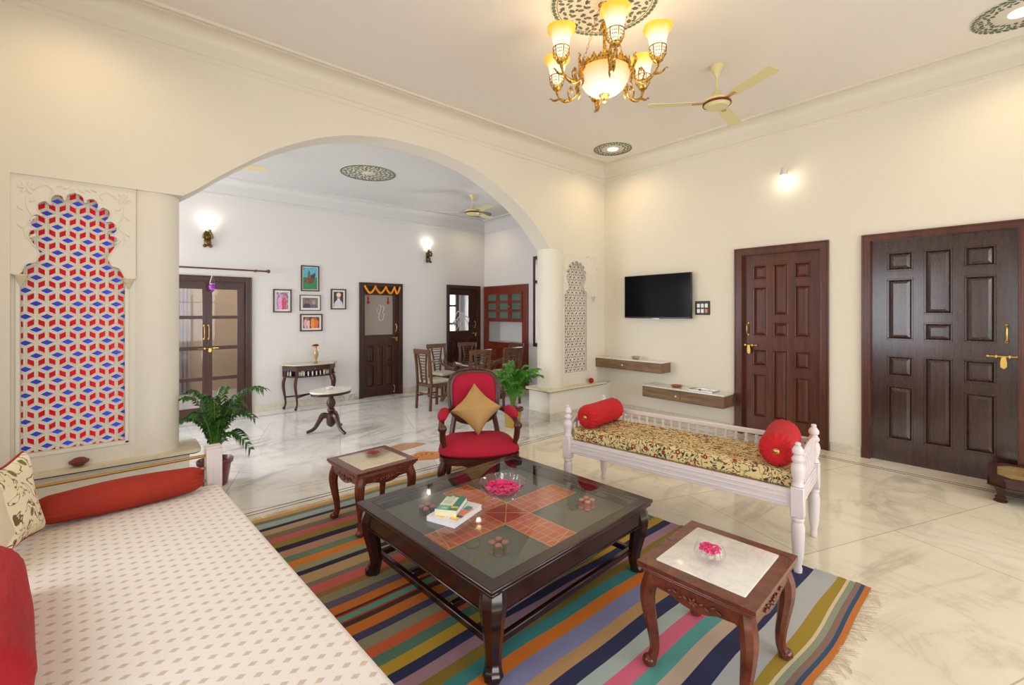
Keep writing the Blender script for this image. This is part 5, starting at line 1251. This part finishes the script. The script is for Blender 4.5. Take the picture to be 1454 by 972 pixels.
def p_couple(u,v):
    c=S(90,70,96) if nz(u,v,7)>0 else S(170,140,190)
    if el(u,v,.33,.35,.2,.42): c=S(226,130,180)
    if el(u,v,.66,.35,.2,.42): c=S(190,20,60)
    if el(u,v,.33,.80,.08,.09): c=S(190,140,120)
    if el(u,v,.64,.80,.08,.09): c=S(170,110,90)
    if el(u,v,.64,.87,.1,.07): c=S(190,30,60)
    return c
def p_two(u,v):
    c=S(120,120,70)
    if el(u,v,.28,.05,.26,.45): c=S(60,50,80)
    if el(u,v,.74,.05,.24,.40): c=S(110,80,130)
    if el(u,v,.29,.62,.11,.2): c=S(150,104,96)
    if el(u,v,.29,.82,.14,.15): c=S(130,70,140)
    if el(u,v,.73,.52,.11,.18): c=S(180,140,150)
    if el(u,v,.73,.66,.13,.13): c=S(150,130,160)
    return c
def p_elder(u,v):
    c=S(50,34,34)
    if el(u,v,.5,.0,.48,.46): c=S(206,210,226)
    if el(u,v,.5,.62,.17,.2): c=S(206,130,104)
    if el(u,v,.52,.80,.24,.14): c=S(236,214,196)
    if el(u,v,.5,.47,.13,.08): c=S(230,220,214)
    return c
def p_wed(u,v):
    c=S(80,40,20) if nz(u,v,6)<.1 else S(170,90,30)
    if el(u,v,.14,.4,.1,.45): c=S(220,170,180)
    if el(u,v,.32,.36,.09,.4): c=S(226,190,190)
    if el(u,v,.58,.42,.13,.5): c=S(236,140,30)
    if el(u,v,.8,.38,.13,.45): c=S(226,110,20)
    for x,y in ((.14,.86),(.32,.76),(.58,.9),(.8,.82)):
        if el(u,v,x,y,.045,.09): c=S(150,100,80)
    return c
picture(2.315,2.615,1.965,2.405,'tall framed print of a chariot scene at the top of the picture cluster',p_chariot,mat_=.012,ny=40)
picture(1.885,2.165,1.60,1.985,'framed photo of a couple in pink and red, leftmost of the picture cluster',p_couple)
picture(2.295,2.64,1.63,1.90,'centre framed photo of two people on olive ground, middle of the cluster',p_two,mat_=.035,fw=.012)
picture(2.815,3.085,1.655,2.02,'framed portrait of an elder in a pale turban, rightmost of the cluster',p_elder)
picture(2.30,2.67,1.275,1.575,'framed photo of a family in orange clothes, lowest above the console',p_wed,mat_=.03,fw=.022)

# ------------------------------------------------------------------ palms
def palm(loc,label,fr,pot,leafmat,rimc,scale=1,seed=1):
    t=thing('potted_palm',label,'potted plant',loc); pot(t); rn=random.Random(seed)
    L=MB(); St=MB()
    for (az,l,lift,droop,base) in fr:
        a=R(az); d=Vector((math.cos(a),math.sin(a),0)); P=[]
        n=16
        for i in range(n+1):
            u=i/n; r_=l*(u*.25+.75*u**1.8)*.9; z=base+lift*(1-(1-u)**1.7)-droop*u**3
            P.append(Vector((0,0,z))+d*(.02+r_))
        St.tube(P,[lerp(.006,.0018,i/n) for i in range(n+1)],5)
        for i in range(4,n+1):
            p=P[i]; tan=(P[min(i+1,n)]-P[i-1]).normalized(); u=i/n
            for sg in (-1,1):
                for sub in (0,.5):
                    side=tan.cross(Vector((0,0,1))).normalized()*sg
                    ll=(l*.30+.035)*(1-.55*abs(u-.5)*1.6)*rn.uniform(.8,1.1); dr=(side*.78+tan*.62+Vector((0,0,.10))).normalized()
                    q0=p-tan*sub*l/n; w_=.009*scale
                    wv=tan*w_
                    m1=q0+dr*ll*.5+Vector((0,0,.01)); e=q0+dr*ll+Vector((0,0,-ll*rn.uniform(.25,.55)))
                    up_=Vector((0,0,.004))
                    vs=[L.bm.verts.new(x) for x in (q0-wv*.35,q0+wv*.35,m1+wv+up_*0,m1-wv,e)]
                    L.bm.faces.new((vs[0],vs[1],vs[2],vs[3])); L.bm.faces.new((vs[3],vs[2],vs[4]))
    L.build('foliage',leafmat,t,keepn=True); St.build('stems','stem',t)
    return t
def pot_gold(t):
    MB().lathe([(.095,0),(.10,.005),(.128,.235),(.12,.235),(.11,.20),(.001,.195)],seg=28).build('pot','gold_pot',t)
    MB().lathe([(.125,.225),(.152,.235),(.155,.262),(.147,.268),(.140,.245),(.001,.235)],seg=28).build('pot_rim','pot_dish',t)
def pot_clay(t):
    MB().lathe([(.09,0),(.10,.01),(.13,.20),(.145,.205),(.148,.235),(.138,.238),(.125,.20),(.001,.19)],seg=28).build('pot','pot_dish',t)
rn=random.Random(11)
fr=[(az,rn.uniform(.28,.42),rn.uniform(.42,.66),rn.uniform(.05,.22),.25) for az in range(0,360,18)]+[(az,.20,rn.uniform(.5,.7),.05,.25) for az in range(10,360,24)]
palm((4.15,4.78,0),'bushy green palm in a gold pot at the right foot of the arch',fr,pot_gold,'leaf',None,1.15,2)
rn=random.Random(5)
fr=[(az,rn.uniform(.14,.26),rn.uniform(.40,.72),rn.uniform(.03,.15),.22) for az in range(0,360,20)]+[(-38,.44,.76,.10,.22),(-45,.36,.42,.30,.22),(-30,.34,.55,.16,.22),(-60,.28,.60,.1,.22),(200,.2,.72,.05,.22),(20,.25,.6,.12,.22)]
palm((.66,4.98,0),'dark green palm in a red-brown pot behind the daybed post',fr,pot_clay,'leaf_dark',None,1.3,3)

# ------------------------------------------------------------------ lights
def light(kind,name,loc,power,color,size=.1,rot=(0,0,0),size_y=None,spot=None,blend=.6):
    d=bpy.data.lights.new(name,kind); d.energy=power; d.color=color
    if kind=='AREA': d.shape='RECTANGLE'; d.size=size; d.size_y=size_y or size
    elif kind=='SPOT': d.shadow_soft_size=size; d.spot_size=R(spot); d.spot_blend=blend
    else: d.shadow_soft_size=size
    o=bpy.data.objects.new(name,d); COL.objects.link(o); o.location=loc; o.rotation_euler=rot; return o
DAY=(.93,.96,1.0); WARM=(1,.78,.48)
light('AREA','window_daylight',(1.5,YN-.35,1.55),72,(.97,.98,1.0),2.2,(R(68),0,0),2.1)
light('AREA','window_daylight',(4.4,YN-.35,1.55),72,(.97,.98,1.0),2.0,(R(68),0,0),2.1)
light('AREA','window_daylight',(XL-.35,-.7,1.65),30,DAY,1.9,(R(68),0,-PI/2),1.8)
light('AREA','window_daylight',(XL-.35,2.2,1.65),38,DAY,1.9,(R(68),0,-PI/2),1.8)
light('AREA','window_daylight',(XL2-.35,6.6,1.6),188,(.92,.95,1.0),2.3,(R(62),0,-PI/2),2.2)
light('AREA','window_daylight',(6.3,10.3,1.55),30,DAY,.8,(-PI/2,0,0),1.5)
light('AREA','window_daylight',(0,11.3,1.3),30,DAY,1.1,(-PI/2,0,0),1.5)
light('AREA','window_daylight',(XD+.4,6.13,1.8),45,DAY,.8,(PI/2,0,PI/2),1.7)
light('POINT','hall_lamp',(1.5,9.4,2.6),30,(1,.95,.88),.15)
for k in range(6):
    a=R(48+60*k); light('POINT','shade_lamp',(2.90+.415*math.cos(a),2.23+.415*math.sin(a),3.80),1.3,WARM,.05)
light('POINT','bowl_lamp',(2.90,2.23,3.20),16,WARM,.12)
for x,y,z,p in ((5.585,4.14,ZC-.03,26),(5.56,.06,ZC-.03,26),(-.25,4.10,ZC-.03,26),(5.66,7.60,ZK-.03,14)):
    light('SPOT','ceiling_downlight',(x,y,z),p,(1,.74,.42),.05,(0,0,0),spot=150,blend=.8)
light('POINT','spot_lamp',(XB-.10,1.99,3.225),1.3,(1,.88,.68),.03)
for x,z in ((1.005,2.93),(4.76,2.97)): light('POINT','sconce_lamp',(x,YC-.09,z),1.4,(1,.92,.8),.03)
W_=bpy.data.worlds.new('World'); SC.world=W_; W_.use_nodes=True
bg=W_.node_tree.nodes['Background']; bg.inputs[0].default_value=(.85,.92,1,1); bg.inputs[1].default_value=2.2

# ------------------------------------------------------------------ camera
cam=bpy.data.cameras.new('camera'); co_=bpy.data.objects.new('camera',cam); COL.objects.link(co_); SC.camera=co_
co_.location=(0,0,1.6); co_.rotation_euler=(PI/2,0,R(49.12-90))
cam.sensor_fit='HORIZONTAL'; cam.sensor_width=36; cam.lens=36*641.03/1454; cam.shift_y=-(486-443.34)/1454; cam.clip_start=.02
SC.view_settings.view_transform='Standard'; SC.view_settings.look='None'; SC.view_settings.gamma=1; SC.view_settings.use_curve_mapping=False
SC.view_settings.exposure=0
